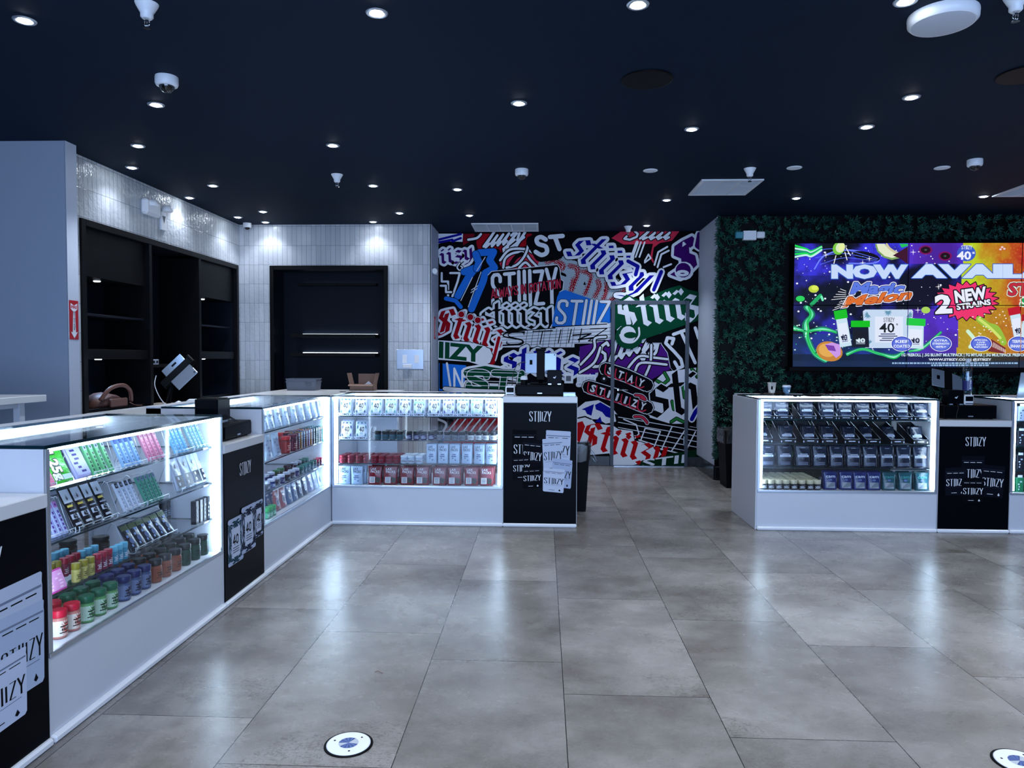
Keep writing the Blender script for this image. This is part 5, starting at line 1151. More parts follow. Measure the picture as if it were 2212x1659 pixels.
    MB().box(-1.9, 1.9, -.10, .13, -.745, -.70, bev=.004).build('bottom_ledge', m_blackm, t)
video_wall()
# ================================================================ ceiling
def downlight(x, y, lab, w=SPOT_W, size=1.5, tilt=0):
    t = empty('ceiling_downlight', (x, y, H), 0, lab, 'downlight', 'recessed ceiling downlights')
    MB().lathe([(.036, -.001), (.036, -.006), (.05, -.005), (.053, 0)], n=24).build('trim_ring', m_alu, t)
    MB().lathe([(.0, -.012), (.020, -.010), (.034, -.004), (.036, 0)][::-1], n=20).build('lens', m_lamp, t)
    l = bpy.data.lights.new('lamp_beam', 'SPOT'); l.energy = w; l.spot_size = size; l.spot_blend = .75; l.shadow_soft_size = .035; l.color = SPOT_C
    o = bpy.data.objects.new('lamp_beam', l); COL.objects.link(o); o.parent = t; o.location = (0, 0, -.03); o.rotation_euler[0] = tilt
DL = [((53, 44), 'front row downlight over the nearest case'), ((814, 28), 'front row downlight between the sprinkler and the aisle centre'), ((1378, 10), 'front row downlight over the aisle centre'), ((1956, 3), 'front row downlight just before the large white ceiling disc'),
      ((337, 226), 'downlight just behind the nearest dome camera'), ((1121, 223), 'lone downlight in front of the middle dome camera'), ((1969, 210), 'downlight behind the large white ceiling disc'), ((1494, 279), 'downlight between the dark ceiling speaker and the square vent'), ((1872, 274), 'downlight diagonally behind the one past the white disc'),
      ((298, 315), 'downlight beside the top of the pillar'), ((719, 314), 'downlight in front of the middle sprinkler'), ((285, 362), 'downlight over the first bay of the wall unit'), ((460, 401), 'downlight over the back worktop before the wall unit'), ((405, 427), 'bright downlight close to the emergency lamp'),
      ((806, 401), 'downlight beside the middle sprinkler'), ((988, 409), 'downlight over the middle display case'), ((514, 469), 'downlight close to the tiled corner, wall unit side'), ((568, 457), 'downlight before the tiled corner'), ((580, 483), 'downlight washing the back tiles beside the corner dome camera'),
      ((863, 460), 'downlight before the long slot vent, tile side'), ((812, 484), 'downlight washing the back tiles above the black recess'), ((1014, 465), 'downlight directly before the long slot vent'), ((1440, 432), 'downlight before the door of the mural'), ((1720, 428), 'downlight at the leaf wall beside the first screen'), ((2125, 424), 'downlight at the leaf wall behind the rear dome camera'), ((1397, 487), 'downlight right in front of the mural door')]
for (px, py), lab in DL:
    p = at(px, py, z=H); p.x = max(p.x, -3.66); p.y = min(p.y, 8.76) if p.x < -1.4 else p.y
    wash = px in (580, 812, 405, 285, 514)
    downlight(p.x, p.y, lab, SPOT_W*(.22 if wash else 1), 2.1 if wash else 1.6)
for x in (-2.5, -.8, .43, 1.65, 2.9, 4.1):
    for y in (2.25, .9, -.6, -2.2):
        downlight(x, y, 'ceiling downlight of the rows above and behind the viewer')
for x, y in ((2.9, 3.45), (4.1, 3.45), (4.1, 4.7), (5.4, 5.3)): downlight(x, y, 'ceiling downlight outside the picture over the next cases')
def sprinkler(px, py, lab):
    p = at(px, py, z=H); t = empty('fire_sprinkler', (p.x, p.y, H), 0, lab, 'sprinkler', 'ceiling sprinklers')
    MB().lathe([(.052, 0), (.047, -.012), (.034, -.035), (.028, -.045), (.028, -.062), (.02, -.07)], n=20).build('escutcheon', m_plast, t)
    b = MB().lathe([(.008, -.068), (.008, -.082)], n=8); b.tube([(-.011, 0, -.08), (-.012, 0, -.095), (-.004, 0, -.106)], .0028, 6); b.tube([(.011, 0, -.08), (.012, 0, -.095), (.004, 0, -.106)], .0028, 6)
    b.tube([(0, 0, -.08), (0, 0, -.11)], .0025, 6); b.build('frame_arm', m_chrome, t)
    MB().lathe([(.017, -.110), (.017, -.113)], n=14).build('deflector', m_chrome, t)
for px, py, lab in ((317, 8, 'white ceiling sprinkler nearest the camera, over the register printed with leaf packs'), (728, 377, 'white ceiling sprinkler over the side run of cases, in line with the black recess'), (1620, 364, 'white ceiling sprinkler above the square vent'), (729, 488, 'white ceiling sprinkler at the back tiled wall'), (1357, 489, 'white ceiling sprinkler beside the downlight at the mural door'), (2195, -8, 'white ceiling sprinkler at the top corner, cut off by the frame')): sprinkler(px, py, lab)
def dome(px, py, lab, r=.058):
    p = at(px, py, z=H); p.y = min(p.y, 8.84) if p.x < -3 else p.y; p.x = max(p.x, XT+.09)
    t = empty('dome_camera', (p.x, p.y, H), 0, lab, 'security camera', 'ceiling dome cameras')
    MB().lathe([(r*.98, 0), (r, -.006), (r, -.040), (r*.92, -.052), (r*.7, -.055)], n=28).build('camera_housing', m_plast, t)
    MB().lathe([(r*.68, -.050)]+[(r*.68*math.cos(a), -.052-r*.62*math.sin(a)) for a in (.3, .6, .9, 1.2, 1.5)], n=24).build('dome_cover', m_lens, t)
    MB().lathe([(r*.45, -.045), (r*.42, -.062), (r*.2, -.078)], n=16).build('camera_lens', m_blackm, t)
dome(360, 166, 'dome camera nearest the viewer, over the leaf-pack register', .064); dome(1127, 366, 'dome camera over the middle display case'); dome(2106, 345, 'dome camera over the case below the video wall'); dome(534, 482, 'small dome camera in the corner of the tiled walls', .05)
p = at(2037, 30, z=H); t = empty('flush_ceiling_fixture', (p.x, p.y, H), 0, 'large round white disc fixture under the ceiling near the top corner', 'ceiling fixture')
MB().lathe([(.150, 0), (.152, -.008), (.150, -.038), (.138, -.05)], n=40).build('fixture_ring', m_plast, t); MB().lathe([(.0, -.058), (.06, -.057), (.12, -.053), (.138, -.049)][::-1], n=40).build('diffuser', m_glow, t)
for px, lab in ((1405, 'small flush white disc in the ceiling before the square vent'), (1716, 'small flush white disc in the ceiling behind the square vent sprinkler'), (2035, 'small flush white disc in the ceiling beside the rear dome camera')):
    p = at(px, 362 if px > 1500 else 368, z=H); t = empty('blank_cover_plate', (p.x, p.y, H), 0, lab, 'cover plate', 'round white ceiling covers')
    MB().lathe([(.062, 0), (.064, -.004), (.058, -.007)], n=28).build('cover_disc', m_plast, t); MB().lathe([(.004, -.007), (.003, -.009)], .03, 0, 0, 8).build('screw', m_chrome, t)
for px, py, lab in ((1398, 171, 'round dark speaker grille in the ceiling over the aisle'), (2216, 160, 'round dark speaker grille in the ceiling cut off by the frame')):
    p = at(px, py, z=H); t = empty('ceiling_speaker', (p.x, p.y, H), 0, lab, 'speaker', 'dark ceiling speakers')
    MB().lathe([(.148, 0), (.150, -.006), (.142, -.008)], n=40).build('speaker_rim', m_blackm, t); MB().lathe([(.14, -.003), (.14, -.005)], n=40).build('grille', m_black, t)
def vent(x0, x1, y0, y1, lab, cells, fine):
    t = empty('air_vent', ((x0+x1)/2, (y0+y1)/2, H), 0, lab, 'air vent', 'white ceiling vents'); w, d = (x1-x0)/2, (y1-y0)/2
    f = MB().box(-w, w, -d, -d+.03, -.012, 0).box(-w, w, d-.03, d, -.012, 0).box(-w, -w+.03, -d+.03, d-.03, -.012, 0).box(w-.03, w, -d+.03, d-.03, -.012, 0)
    for k in range(1, cells): x = -w+.03+(2*w-.06)*k/cells; f.box(x-.008, x+.008, -d+.03, d-.03, -.012, 0)
    f.build('vent_frame', m_plast, t); MB().box(-w+.02, w-.02, -d+.02, d-.02, -.0035, -.0005).build('duct_backing', m_grey, t)
    s = MB(); n = int(2*d/fine)
    for k in range(n): y = -d+.035+(2*d-.07)*k/(n-1); s.add([(-w+.03, y, -.010), (w-.03, y, -.010), (w-.03, y+fine*.55, -.0035), (-w+.03, y+fine*.55, -.0035), (-w+.03, y, -.012), (w-.03, y, -.012), (w-.03, y+fine*.55, -.0055), (-w+.03, y+fine*.55, -.0055)], [(0, 1, 2, 3), (7, 6, 5, 4), (0, 4, 5, 1), (2, 6, 7, 3)])
    s.build('louver_blades', m_plast, t)
vent(-.89, -.07, 8.88, 9.42, 'long white slot vent in the ceiling at the mural', 5, .03); vent(1.437, 2.0, 6.76, 7.38, 'square white ceiling vent before the mural passage', 3, .022)
p = at(2212, 408, z=H); vent(p.x-.12, p.x+.5, p.y-.3, p.y+.3, 'white ceiling vent cut off by the frame edge', 3, .022)
# ================================================================ wall recesses
t = empty('display_niche', ((-3.406-1.925)/2, YN, 0), 0, 'black framed recess in the back tiled wall with two lit glass shelves', 'recessed shelving'); hw = (3.406-1.925)/2
MB().box(-hw, -hw+.05, -.02, .03, 0, 2.543, bev=.003).box(hw-.05, hw, -.02, .03, 0, 2.543, bev=.003).box(-hw+.05, hw-.05, -.02, .03, 2.49, 2.543, bev=.003).build('niche_frame', m_dark, t)
MB().box(-hw+.001, -hw+.02, .03, .42, 0, 2.53).box(hw-.02, hw-.001, .03, .42, 0, 2.53).box(-hw+.02, hw-.02, .03, .42, 2.51, 2.53).box(-hw, hw, .42, .44, 0, 2.53).build('niche_lining', m_navy, t)
MB().box(-hw+.02, hw-.02, .06, .42, 0, .9).build('base_cupboard', m_dark, t); MB().box(-hw+.02, hw-.02, .05, .42, .9, .93).build('niche_worktop', m_black, t)
for z in (1.702, 1.462):
    s = MB().box(-.55, .54, .16, .42, z-.045, z, bev=.002).build('niche_shelf', m_dark, t); MB().box(-.46, .52, .385, .40, z+.0005, z+.008).build('shelf_light', m_shelfled, s)
s = MB().box(-.5, .52, .30, .42, 2.33, 2.36).build('niche_shelf', m_dark, t); MB().box(-.46, .5, .385, .40, 2.3605, 2.366).build('shelf_light', M('dim_led', (.75, .88, 1), emit=.8), s)
t = empty('built_in_shelving', (XT, 7.33, 0), 0, 'black built-in shelving in three bays along the tiled side wall', 'shelving unit')
y0, y1 = 5.80-7.33, 8.86-7.33; d1_, d2_ = 6.85-7.33, 7.85-7.33
MB().box(-.03, .02, y0, y0+.06, 0, 2.54, bev=.003).box(-.03, .02, y1-.06, y1, 0, 2.54, bev=.003).box(-.03, .02, y0+.06, y1-.06, 2.485, 2.54, bev=.003).build('unit_frame', m_dark, t)
MB().box(-.44, -.052, y0+.02, y1-.02, .90, .93).build('unit_worktop', m_dark, t)
for y in (d1_, d2_): MB().box(-.44, .015, y-.025, y+.025, 0, 2.485, bev=.003).build('divider', m_dark, t)
MB().box(-.46, -.44, y0, y1, 0, 2.53).box(-.44, -.03, y0+.001, y0+.02, 0, 2.53).box(-.44, -.03, y1-.02, y1-.001, 0, 2.53).box(-.44, -.03, y0+.02, y1-.02, 2.51, 2.53).build('unit_lining', m_navy, t)
for a, b, n in ((y0+.06, d1_-.025, 0), (d2_+.025, y1-.06, 1)):
    zf = at(183, 586, x=XT).z; zs = at(184, 676, x=XT-.05).z; z1_, z2_ = at(184, 754, x=XT).z, at(184, 776, x=XT).z
    MB().box(-.05, -.03, a, b, zf, 2.485).build('flap_door', m_dark, t)
    MB().box(-.44, -.03, a, b, zf-.03, zf).build('unit_shelf', m_dark, t)
    MB().box(-.44, -.05, a, b, zs-.02, zs, bev=.002).build('unit_shelf', m_navy, t); MB().box(-.44, -.01, a, b, z2_, z1_, bev=.002).build('unit_shelf', m_dark, t)
    MB().box(-.05, -.03, a+.01, b-.01, .93, .96).build('worktop_edge', m_dark, t)
    for z in (zf-.03, z2_):
        k = MB().lathe([(.03, 0), (.028, -.006), (.02, -.008)], -.2, (a+b)/2, z, 16).build('puck_light', m_shelfled, t)
        l = bpy.data.lights.new('puck_beam', 'SPOT'); l.energy = 6; l.spot_size = 2.2; l.spot_blend = .6; l.shadow_soft_size = .02; l.color = (.35, .6, 1)
        o = bpy.data.objects.new('puck_beam', l); COL.objects.link(o); o.parent = t; o.location = (-.2, (a+b)/2, z-.012)
MB().box(-.43, -.04, d1_+.03, d2_-.03, 1.30, 1.33).build('unit_shelf', m_dark, t)
for i, (yy, zz) in enumerate(((6.90, 1.33), (6.96, 1.33), (7.02, 1.33), (6.90, 1.385), (7.08, 1.33), (6.90, 1.44))):
    bxo = MB().box(-.03, .03, -.027, .027, 0, .052, c=lin((190, 200, 216)), bev=.001); bxo.box(.0301, .0308, -.018, .018, .012, .04, c=lin((24, 30, 44)))
    o = bxo.build('small_carton', m_print); o.location = (XT-.09, yy, zz); tag(o, ('small white carton on the middle bay shelf at the divider', 'small white carton, next to the one at the divider', 'small white carton in the middle of the row', 'small white carton in the second layer at the divider', 'small white carton, last of the row on the middle bay shelf', 'topmost small white carton of the stack at the divider')[i], 'carton', 'small white cartons in the wall unit')
# back worktop before the wall unit
t = empty('back_worktop', (XT, 7.3, 0), 0, 'white worktop before the black wall unit', 'worktop')
MB().box(.03, .56, -1.5, 1.5, .90, .94, bev=.003).build('worktop_slab', m_stone, t); MB().box(.03, .54, -1.48, 1.48, 0, .90).build('worktop_base', m_white, t)
def place(mb_or_list, name, label, cat, loc, rz=0, group=None):
    t = empty(name, loc, rz, label, cat, group)
    for n, mb, m in mb_or_list: mb.build(n, m, t)
    return t
# brown leather bag: slumped body, pocket, strap and handle
b = MB(); secs = [(-.22, .03, .05), (-.18, .10, .12), (-.05, .13, .155), (.08, .12, .13), (.19, .07, .075), (.22, .02, .02)]
V = []; F = []; n = 12
for x, ry, h in secs:
    for k in range(n): a = 2*PI*k/n; V.append((x, ry*math.cos(a)*(1+.1*math.sin(3*a+x*9)), max(0, h*.5+h*.5*math.sin(a))))
for i in range(len(secs)-1):
    for k in range(n): j = (k+1) % n; F.append((i*n+k, i*n+j, (i+1)*n+j, (i+1)*n+k))
F += [list(range(n))[::-1], [(len(secs)-1)*n+k for k in range(n)]]; b.add(V, F, 0, None, True)
place([('bag_body', b, m_leather), ('shoulder_strap', MB().tube(smooth([(-.22, -.10, .09), (-.14, -.14, .19), (.02, -.16, .215), (.15, -.15, .16), (.20, -.13, .06)], 5), .018, 8), m_leather), ('front_flap', MB().box(-.13, .12, -.150, -.118, .02, .10, bev=.01), m_leather),
       ('thin_strap', MB().tube(smooth([(.16, -.14, .05), (.24, -.15, .02), (.33, -.16, .012)], 4), .005, 6), m_leather)], 'leather_bag', 'brown leather bag slumped in the first bay of the black wall unit', 'bag', (XT-.16, 6.36, .935), PI/2)
def tablets(loc, rz, lab, tilt=.0, h=.30, cable=None, land=False, s=1, roll=0):
    "stand with two tablets back to back in a clamp, seen from the customer side"
    t = empty('tablet_stand', loc, rz, lab, 'tablet stand', 'stands with two tablets'); t.scale = (s, s, s)
    MB().box(-.09, .09, -.07, .07, 0, .012, bev=.004).build('stand_base', m_blackm, t)
    cx, cz = (.0, h)
    top = (roll*h*.35, 0, h*.62)
    MB().tube([(0, 0, .01), top], .017, 10).build('stand_pole', m_blackm, t)
    R_ = Matrix.Translation(top) @ Matrix.Rotation(roll, 4, 'Y') @ Matrix.Rotation(-tilt, 4, 'X')
    c = MB().box(-.036, .036, -.028, .004, -.07, .19, bev=.006).box(-.045, .045, -.032, .002, .185, .205, bev=.004); c.xf(R_); c.build('clamp', m_blackm, t)
    for sx in (-1, 1):
        tb_o = MB().box(-.052, .052, -.004, .004, 0, .175, bev=.003).xf(R_ @ Matrix.Translation((sx*.083, -.012, -.01)) @ Matrix.Rotation(sx*.15, 4, 'Z')).build('tablet', m_silver, t)
        MB().box(-.047, .047, .0042, .0048, .008, .167).xf(R_ @ Matrix.Translation((sx*.083, -.012, -.01)) @ Matrix.Rotation(sx*.15, 4, 'Z')).build('tablet_screen', m_black, tb_o)
        if sx < 0: MB().box(-.012, .012, -.0046, -.0041, .075, .115).xf(R_ @ Matrix.Translation((sx*.083, -.012, -.01)) @ Matrix.Rotation(sx*.15, 4, 'Z')).build('back_emblem', m_black, tb_o)
        else: MB().lathe([(.005, 0), (.005, .001)], axis='y', n=10).xf(R_ @ Matrix.Translation((sx*.083+.036, -.0165, .15)) @ Matrix.Rotation(sx*.15, 4, 'Z')).build('camera_dot', m_black, tb_o)
    if cable: MB().tube(smooth(cable, 8), .003, 6).build('charging_cable', m_wcable if land else m_cable, t)
    return t
def drawer(loc, rz, lab, w=.41, d=.40, h=.095):
    t = empty('cash_drawer', loc, rz, lab, 'cash drawer', 'black cash drawers')
    MB().box(-w/2, w/2, 0, d, .006, h, bev=.004).build('drawer_housing', m_blackm, t); MB().box(-w/2+.01, w/2-.01, -.006, 0, .012, h-.012, bev=.002).build('drawer_front', m_black, t)
    MB().box(-.02, .02, -.0085, -.006, .02, .028).build('lock_plate', m_alu, t)
    for x in (-w/2+.03, w/2-.03):
        for y in (.03, d-.03): MB().lathe([(.012, 0), (.012, .007)], x, y, 0, 10).build('rubber_foot', m_blackm, t)
    return t
def cube_display(loc, rz, lab, w=.125, d=.10, h=.12, mark=True):
    t = empty('receipt_printer', loc, rz, lab, 'receipt printer', 'black receipt printers')
    MB().box(-w/2, w/2, 0, d, .008, h, bev=.003).build('printer_body', m_black, t); MB().box(-w/2+.01, w/2-.01, .004, d-.01, h, h+.003).build('paper_lid', m_blackm, t)
    for x in (-w/2+.022, w/2-.022): MB().box(x-.014, x+.014, -.002, .03, 0, .009).build('foot', m_alu, t)
    if mark:
        A = Art(); A.lay().poly([(-.012, .0), (-.004, .004), (.004, .001), (.010, .012), (.013, .011), (.008, -.004), (.001, -.012), (-.004, -.006), (-.010, -.007)], (220, 226, 236))
        A.build('star_mark', lambda x, y: (x, y), lambda u, v, hh: (u, -hh, v+h*.52), m_print, t)
    return t
def terminal(loc, rz, lab):
    t = empty('card_terminal', loc, rz, lab, 'card terminal')
    MB().box(-.038, .038, -.0, .07, 0, .085, bev=.008).build('terminal_body', m_plast, t); MB().box(-.030, .030, -.0015, .001, .032, .072).build('terminal_screen', m_black, t); MB().box(-.03, .03, -.003, .001, .01, .016).build('card_slot', m_blackm, t)
ZS3, YS3 = 1.09, YC
dr = drawer((.0, YS3+.10, ZS3), 0, 'black cash drawer on the register counter before the mural'); x3 = at(1166, 840, y=YS3+.1).x; dr.location.x = x3
tablets((at(1168, 800, y=YS3+.22).x, YS3+.24, ZS3+.096), 0, 'two silver tablets on a black stand above the cash drawer before the mural', .05, .165, [(-.13, -.01, .19), (-.2, .0, .17), (-.24, .02, .08), (-.25, .05, -.02)])
cube_display((at(1198, 800, y=YS3+.13).x, YS3+.13, ZS3+.096), 0, 'black cube printer with a white mark on the cash drawer before the mural')
terminal((at(1102, 840, y=YS3+.06).x, YS3+.06, ZS3), 0, 'silver card terminal beside the cash drawer before the mural')
x_ = at(1132, 815, y=YS3+.16).x
place([('scanner_base', MB().lathe([(.028, 0), (.030, .03), (.031, .04)], n=18), m_blackm), ('scanner_head', MB().lathe([(.031, .04), (.031, .055), (.024, .07), (.008, .074)], n=18), m_plast)], 'desktop_scanner', 'small round scanner with pale dome at the end of the cash drawer', 'scanner', (x_, YS3+.16, ZS3+.096))
place([('holder_body', MB().box(-.05, .05, 0, .04, 0, .004).box(-.05, .05, 0, .003, 0, .028).box(-.05, .05, .037, .04, 0, .034), m_acr), ('card_stack', MB().box(-.042, -.015, .008, .03, .004, .024).box(.012, .042, .008, .03, .004, .02), m_silver)], 'card_holder', 'clear card holder at the aisle end of the register counter before the mural', 'card holder', (at(1230, 852, y=YS3+.06).x, YS3+.05, ZS3))
# register counter below the video wall
ZS4 = .92; x4 = at(2096, 888, y=YC+.13).x
drawer((x4, YC+.13, ZS4), 0, 'black cash drawer on the register counter below the video wall', .43, .38, .115)
t = cube_display((at(2066, 850, y=YC+.16).x, YC+.16, ZS4+.116), 0, 'black cube printer with a white mark below the video wall'); 
cb_ = MB(); cb_.tube(smooth([(.0, -.005, .02), (-.005, -.04, -.02), (-.02, -.045, -.08), (-.02, -.05, -.112)], 5), .0025, 6); cb_.build('power_cable', m_cable, t)
tablets((at(2040, 830, y=YC+.32).x, YC+.32, ZS4+.116), 0, 'two silver tablets leaning back on a stand below the video wall', .55, .20, roll=.3)
t = terminal((at(2094, 860, y=YC+.15).x, YC+.15, ZS4+.116), 0, 'grey card reader beside the cube printer below the video wall')
bt_ = at(2088, 846, y=YC+.66)
place([('bottle_body', MB().lathe([(.028, 0), (.031, .01), (.031, .135), (.029, .155), (.018, .175), (.0125, .185), (.0125, .195)], n=20), m_acr), ('water', MB().lathe([(.027, .002), (.0295, .012), (.0295, .13)], n=20), glassmat('water', (.75, .88, .98), 1)), ('bottle_cap', MB().lathe([(.0145, .19), (.0145, .21), (.013, .213)], n=16), m_plast), ('bottle_label', MB().lathe([(.0313, .03), (.0313, .085)], n=20), M('blue_label', (.02, .03, .2), .3))], 'water_bottle', 'clear water bottle with blue label beside the laptop', 'bottle', (at(2088, 840, y=YC+.40).x, YC+.42, ZS4+.0))
t = COL.objects.get('water_bottle'); t.scale = (1.25, 1.25, 1.55); t.location.z = 1.092; t.location.y = YC+.66 
t.location.x = at(2089, 846, y=YC+.66).x
A = Art(); puttext(A, 'smart', 0, 0, .075, .022, (226, 232, 244), .03, ux=(0, 1), uy=(-1, 0)); A.build('bottle_lettering', lambda x, y: (x+.011, y+.035), lambda u, v, hh: ((.0316+hh)*math.sin(u/.0316), -(.0316+hh)*math.cos(u/.0316), v), m_print, t)
# laptop on the case below the video wall
lp = at(2170, 855, y=YC+.30); t = empty('laptop', (4.13, YC+.22, TOP+.001), 0, 'silver-blue laptop standing open on the case beside the water bottle', 'laptop')
MB().box(-.17, .17, 0, .22, 0, .012, bev=.004).build('keyboard_half', m_alu, t); MB().box(-.17, .17, -.004, .004, 0, .215, bev=.003).xf(Matrix.Translation((0, 0, .008)) @ Matrix.Rotation(.22, 4, 'X')).build('screen_lid', m_silver, t)
# things on the case beside the aisle
def oncase(px, y): return (at(px, 850, y=YC+y).x, YC+y, TOP+.003)
place([('cup_body', MB().lathe([(.026, 0), (.028, .01), (.039, .10), (.040, .104)], n=20, c=lin((176, 170, 166))), m_print), ('straw', MB().tube([(.003, 0, .05), (-.006, 0, .155)], .0035, 8), M('green_straw', (.02, .18, .10), .4)), ('cup_print', MB().box(-.016, -.002, -.0375, -.03, .04, .07), m_blackm)], 'drink_cup', 'clear iced drink cup with a green straw on the case below the leaf wall', 'cup', oncase(1667, .70))
place([('cup_body', MB().lathe([(.026, 0), (.036, .062)], n=20), M('blue_cup', (.06, .14, .25), .5)), ('cup_lid', MB().lathe([(.038, .062), (.038, .068), (.034, .08)], n=20), m_plast), ('cup_print', MB().box(.004, .018, -.034, -.028, .02, .038), m_plast)], 'coffee_cup', 'blue paper coffee cup with a white lid on the case below the leaf wall', 'cup', oncase(1699, .70))
def lump(rx, ry, h, seed, n=14):
    r = random.Random(seed); V = [(0, 0, h)]; F = []
    for i, f in enumerate((.35, .75, 1.0)):
        for k in range(n): a = 2*PI*k/n; q = f*(1+r.uniform(-.12, .12)); V.append((rx*q*math.cos(a), ry*q*math.sin(a), h*(1-f*f*.98)*(1+r.uniform(-.3, .2)) if f < 1 else 0))
    for k in range(n): F.append((0, 1+k, 1+(k+1) % n))
    for i in range(2):
        for k in range(n): j = (k+1) % n; F.append((1+i*n+k, 1+(i+1)*n+k, 1+(i+1)*n+j, 1+i*n+j))
    return MB().add(V, F)
place([('pouch_body', lump(.05, .035, .035, 3), m_blackm), ('wrist_loop', MB().tube(smooth([(-.04, 0, .01), (-.09, -.01, .008), (-.10, .02, .006), (-.05, .02, .01)], 4), .004, 6), m_cable)], 'small_black_bag', 'small crumpled black bag between the two cups on the case', 'bag', oncase(1684, .58))
o = lump(.075, .05, .018, 9).build('black_cloth', m_blackm); o.location = oncase(1655, .52); tag(o, 'flat black cloth on the glass top beside the drink cup', 'cloth')
place([('tray_dish', MB().lathe([(.05, 0), (.085, .012), (.09, .018), (.082, .016), (.05, .006)], n=28), m_blackm), ('green_mat', MB().lathe([(.001, .0075), (.06, .0078)], n=24), M('green_mat', (.02, .13, .09), .6)), ('tray_cord', MB().tube(smooth([(.09, 0, .012), (.13, .02, .02), (.16, .0, .004), (.19, .03, .006)], 5), .004, 6), m_cable)], 'round_tray', 'round black tray with green mat on the glass top below the leaf wall', 'tray', oncase(1757, .30))
place([('key_fob', MB().box(-.03, .03, -.01, .01, 0, .01, bev=.004), m_blackm), ('key_tag', MB().box(-.006, .012, -.011, -.008, .002, .008), m_plast)], 'key_fob', 'black key fob on the glass top between the cloth and the round tray', 'key fob', oncase(1722, .20))
o = MB().box(-.16, .16, -.10, .10, 0, .004, c=lin((30, 40, 70))).build('paper_folder', m_print); o.location = (at(1930, 852, y=YC+.4).x, YC+.40, TOP+.003); o.rotation_euler[2] = .2; tag(o, 'dark blue folder lying on the glass top next to the round tray', 'folder')
# basket and cardboard box on the corner counter
def basket(z, lab):
    t = empty('storage_basket', (at(658, 830, y=6.95).x, 6.93, 1.09+z), .05, lab, 'basket', 'grey plastic baskets'); mb = MB(); w, d, h = .135, .095, .088
    for a, b_, c, e in ((-w, w, -d, -d+.004), (-w, w, d-.004, d), (-w, -w+.004, -d+.004, d-.004), (w-.004, w, -d+.004, d-.004)): mb.box(a, b_, c, e, 0, h)
    mb.box(-w, w, -d, d, 0, .004); mb.xf(Matrix(((1, 0, 0, 0), (0, 1, 0, 0), (0, 0, 1, 0), (0, 0, 0, 1)))); mb.v = [(x*(1+z_/h*.06), y*(1+z_/h*.06), z_) for x, y, z_ in mb.v]; mb.build('basket_body', m_grey, t)
    MB().box(-w*1.09, w*1.09, -d*1.09, -d*1.04, h-.008, h).box(-w*1.09, w*1.09, d*1.04, d*1.09, h-.008, h).box(-w*1.09, -w*1.04, -d*1.04, d*1.04, h-.008, h).box(w*1.04, w*1.09, -d*1.04, d*1.04, h-.008, h).build('basket_rim', m_grey, t)
    g = MB()
    for k in range(9): g.box(-w*.9, w*.9, -d*(1+(k+1)*.006)-.0025, -d, .012+k*.0075, .0145+k*.0075)
    g.build('woven_bands', M('grey_plastic_light', (.16, .18, .22), .5), t); MB().tube([(.045, -d*1.06-.004, .062), (.10, -d*1.06-.004, .062), (.10, -d*1.05-.004, .048), (.045, -d*1.05-.004, .048), (.045, -d*1.06-.004, .062)], .0025, 6).build('handle', m_grey, t)
basket(0, 'lower grey woven plastic basket on the corner counter'); basket(.026, 'upper grey woven plastic basket nested in the lower one')
bq = at(785, 838, y=6.97); t = empty('cardboard_box', (bq.x, 6.97, 1.09), 0, 'open brown cardboard box on the corner counter before the black recess', 'box')
w, d, h = .115, .08, .06
MB().box(-w, w, -d, -d+.003, 0, h).box(-w, w, d-.003, d, 0, h).box(-w, -w+.003, -d, d, 0, h).box(w-.003, w, -d, d, 0, h).box(-w, w, -d, d, 0, .003).build('box_body', m_card, t)
MB().box(-w*.6, w, 0, .003, 0, .11).xf(Matrix.Translation((0, d, h-.01))).build('box_flap', m_card, t); MB().box(0, .003, -d, d, 0, .11).xf(Matrix.Translation((-w, 0, h)) @ Matrix.Rotation(-.22, 4, 'Y')).build('box_flap', m_card, t); MB().box(-.003, 0, -d, d, 0, .11).xf(Matrix.Translation((w, 0, h)) @ Matrix.Rotation(.22, 4, 'Y')).build('box_flap', m_card, t)
MB().box(-w*1.08, w*1.02, -.03, 0, -.002, .001).xf(Matrix.Translation((0, -d, h)) @ Matrix.Rotation(.5, 4, 'X')).build('box_flap', m_card, t); MB().add([(.0, 0, .05), (.05, .01, .09), (.08, .03, .06), (.03, .04, .052)], [(0, 1, 2), (0, 2, 3), (0, 3, 1), (1, 3, 2)]).build('crumpled_paper', m_plast, t)
# register counter between the side cases: drawer, black box, cables
drawer((XL-.06, 4.30, .92), PI/2, 'black cash drawer on the register counter printed with leaf packs', .40, .38, .095)
t = empty('receipt_printer', (XL-.13, 4.27, 1.03), PI/2, 'large black box printer on the cash drawer beside the corner case', 'receipt printer', 'black receipt printers')
MB().box(-.085, .085, 0, .14, .0, .13, bev=.004).build('printer_body', m_black, t); MB().box(-.075, .075, .01, .13, .13, .134).build('paper_lid', m_blackm, t); MB().box(-.075, .075, .01, .13, -.016, 0).build('stand_foot', m_alu, t)
for k, pts in enumerate((((.02, -.004, .03), (.05, -.05, -.02), (.03, -.06, -.08), (-.02, -.05, -.106)), ((.06, -.004, .02), (.09, -.06, -.03), (.06, -.07, -.09), (.02, -.06, -.107)))): MB().tube(smooth(pts, 6), .003, 6).build('power_cable', m_cable, t)
MB().tube(smooth([(0, 0, .004), (.02, .03, .003), (.05, .0, .06), (.08, .05, .10), (.10, .10, .10), (.16, .12, .004)], 6), .003, 6).build('cable', m_cable)
o = COL.objects['cable']; o.name = 'loose_cable'; o.location = (XL-.12, 2.26, .922); o.rotation_euler[2] = PI/2; tag(o, 'loose black cable curling on the nearest register counter', 'cable')
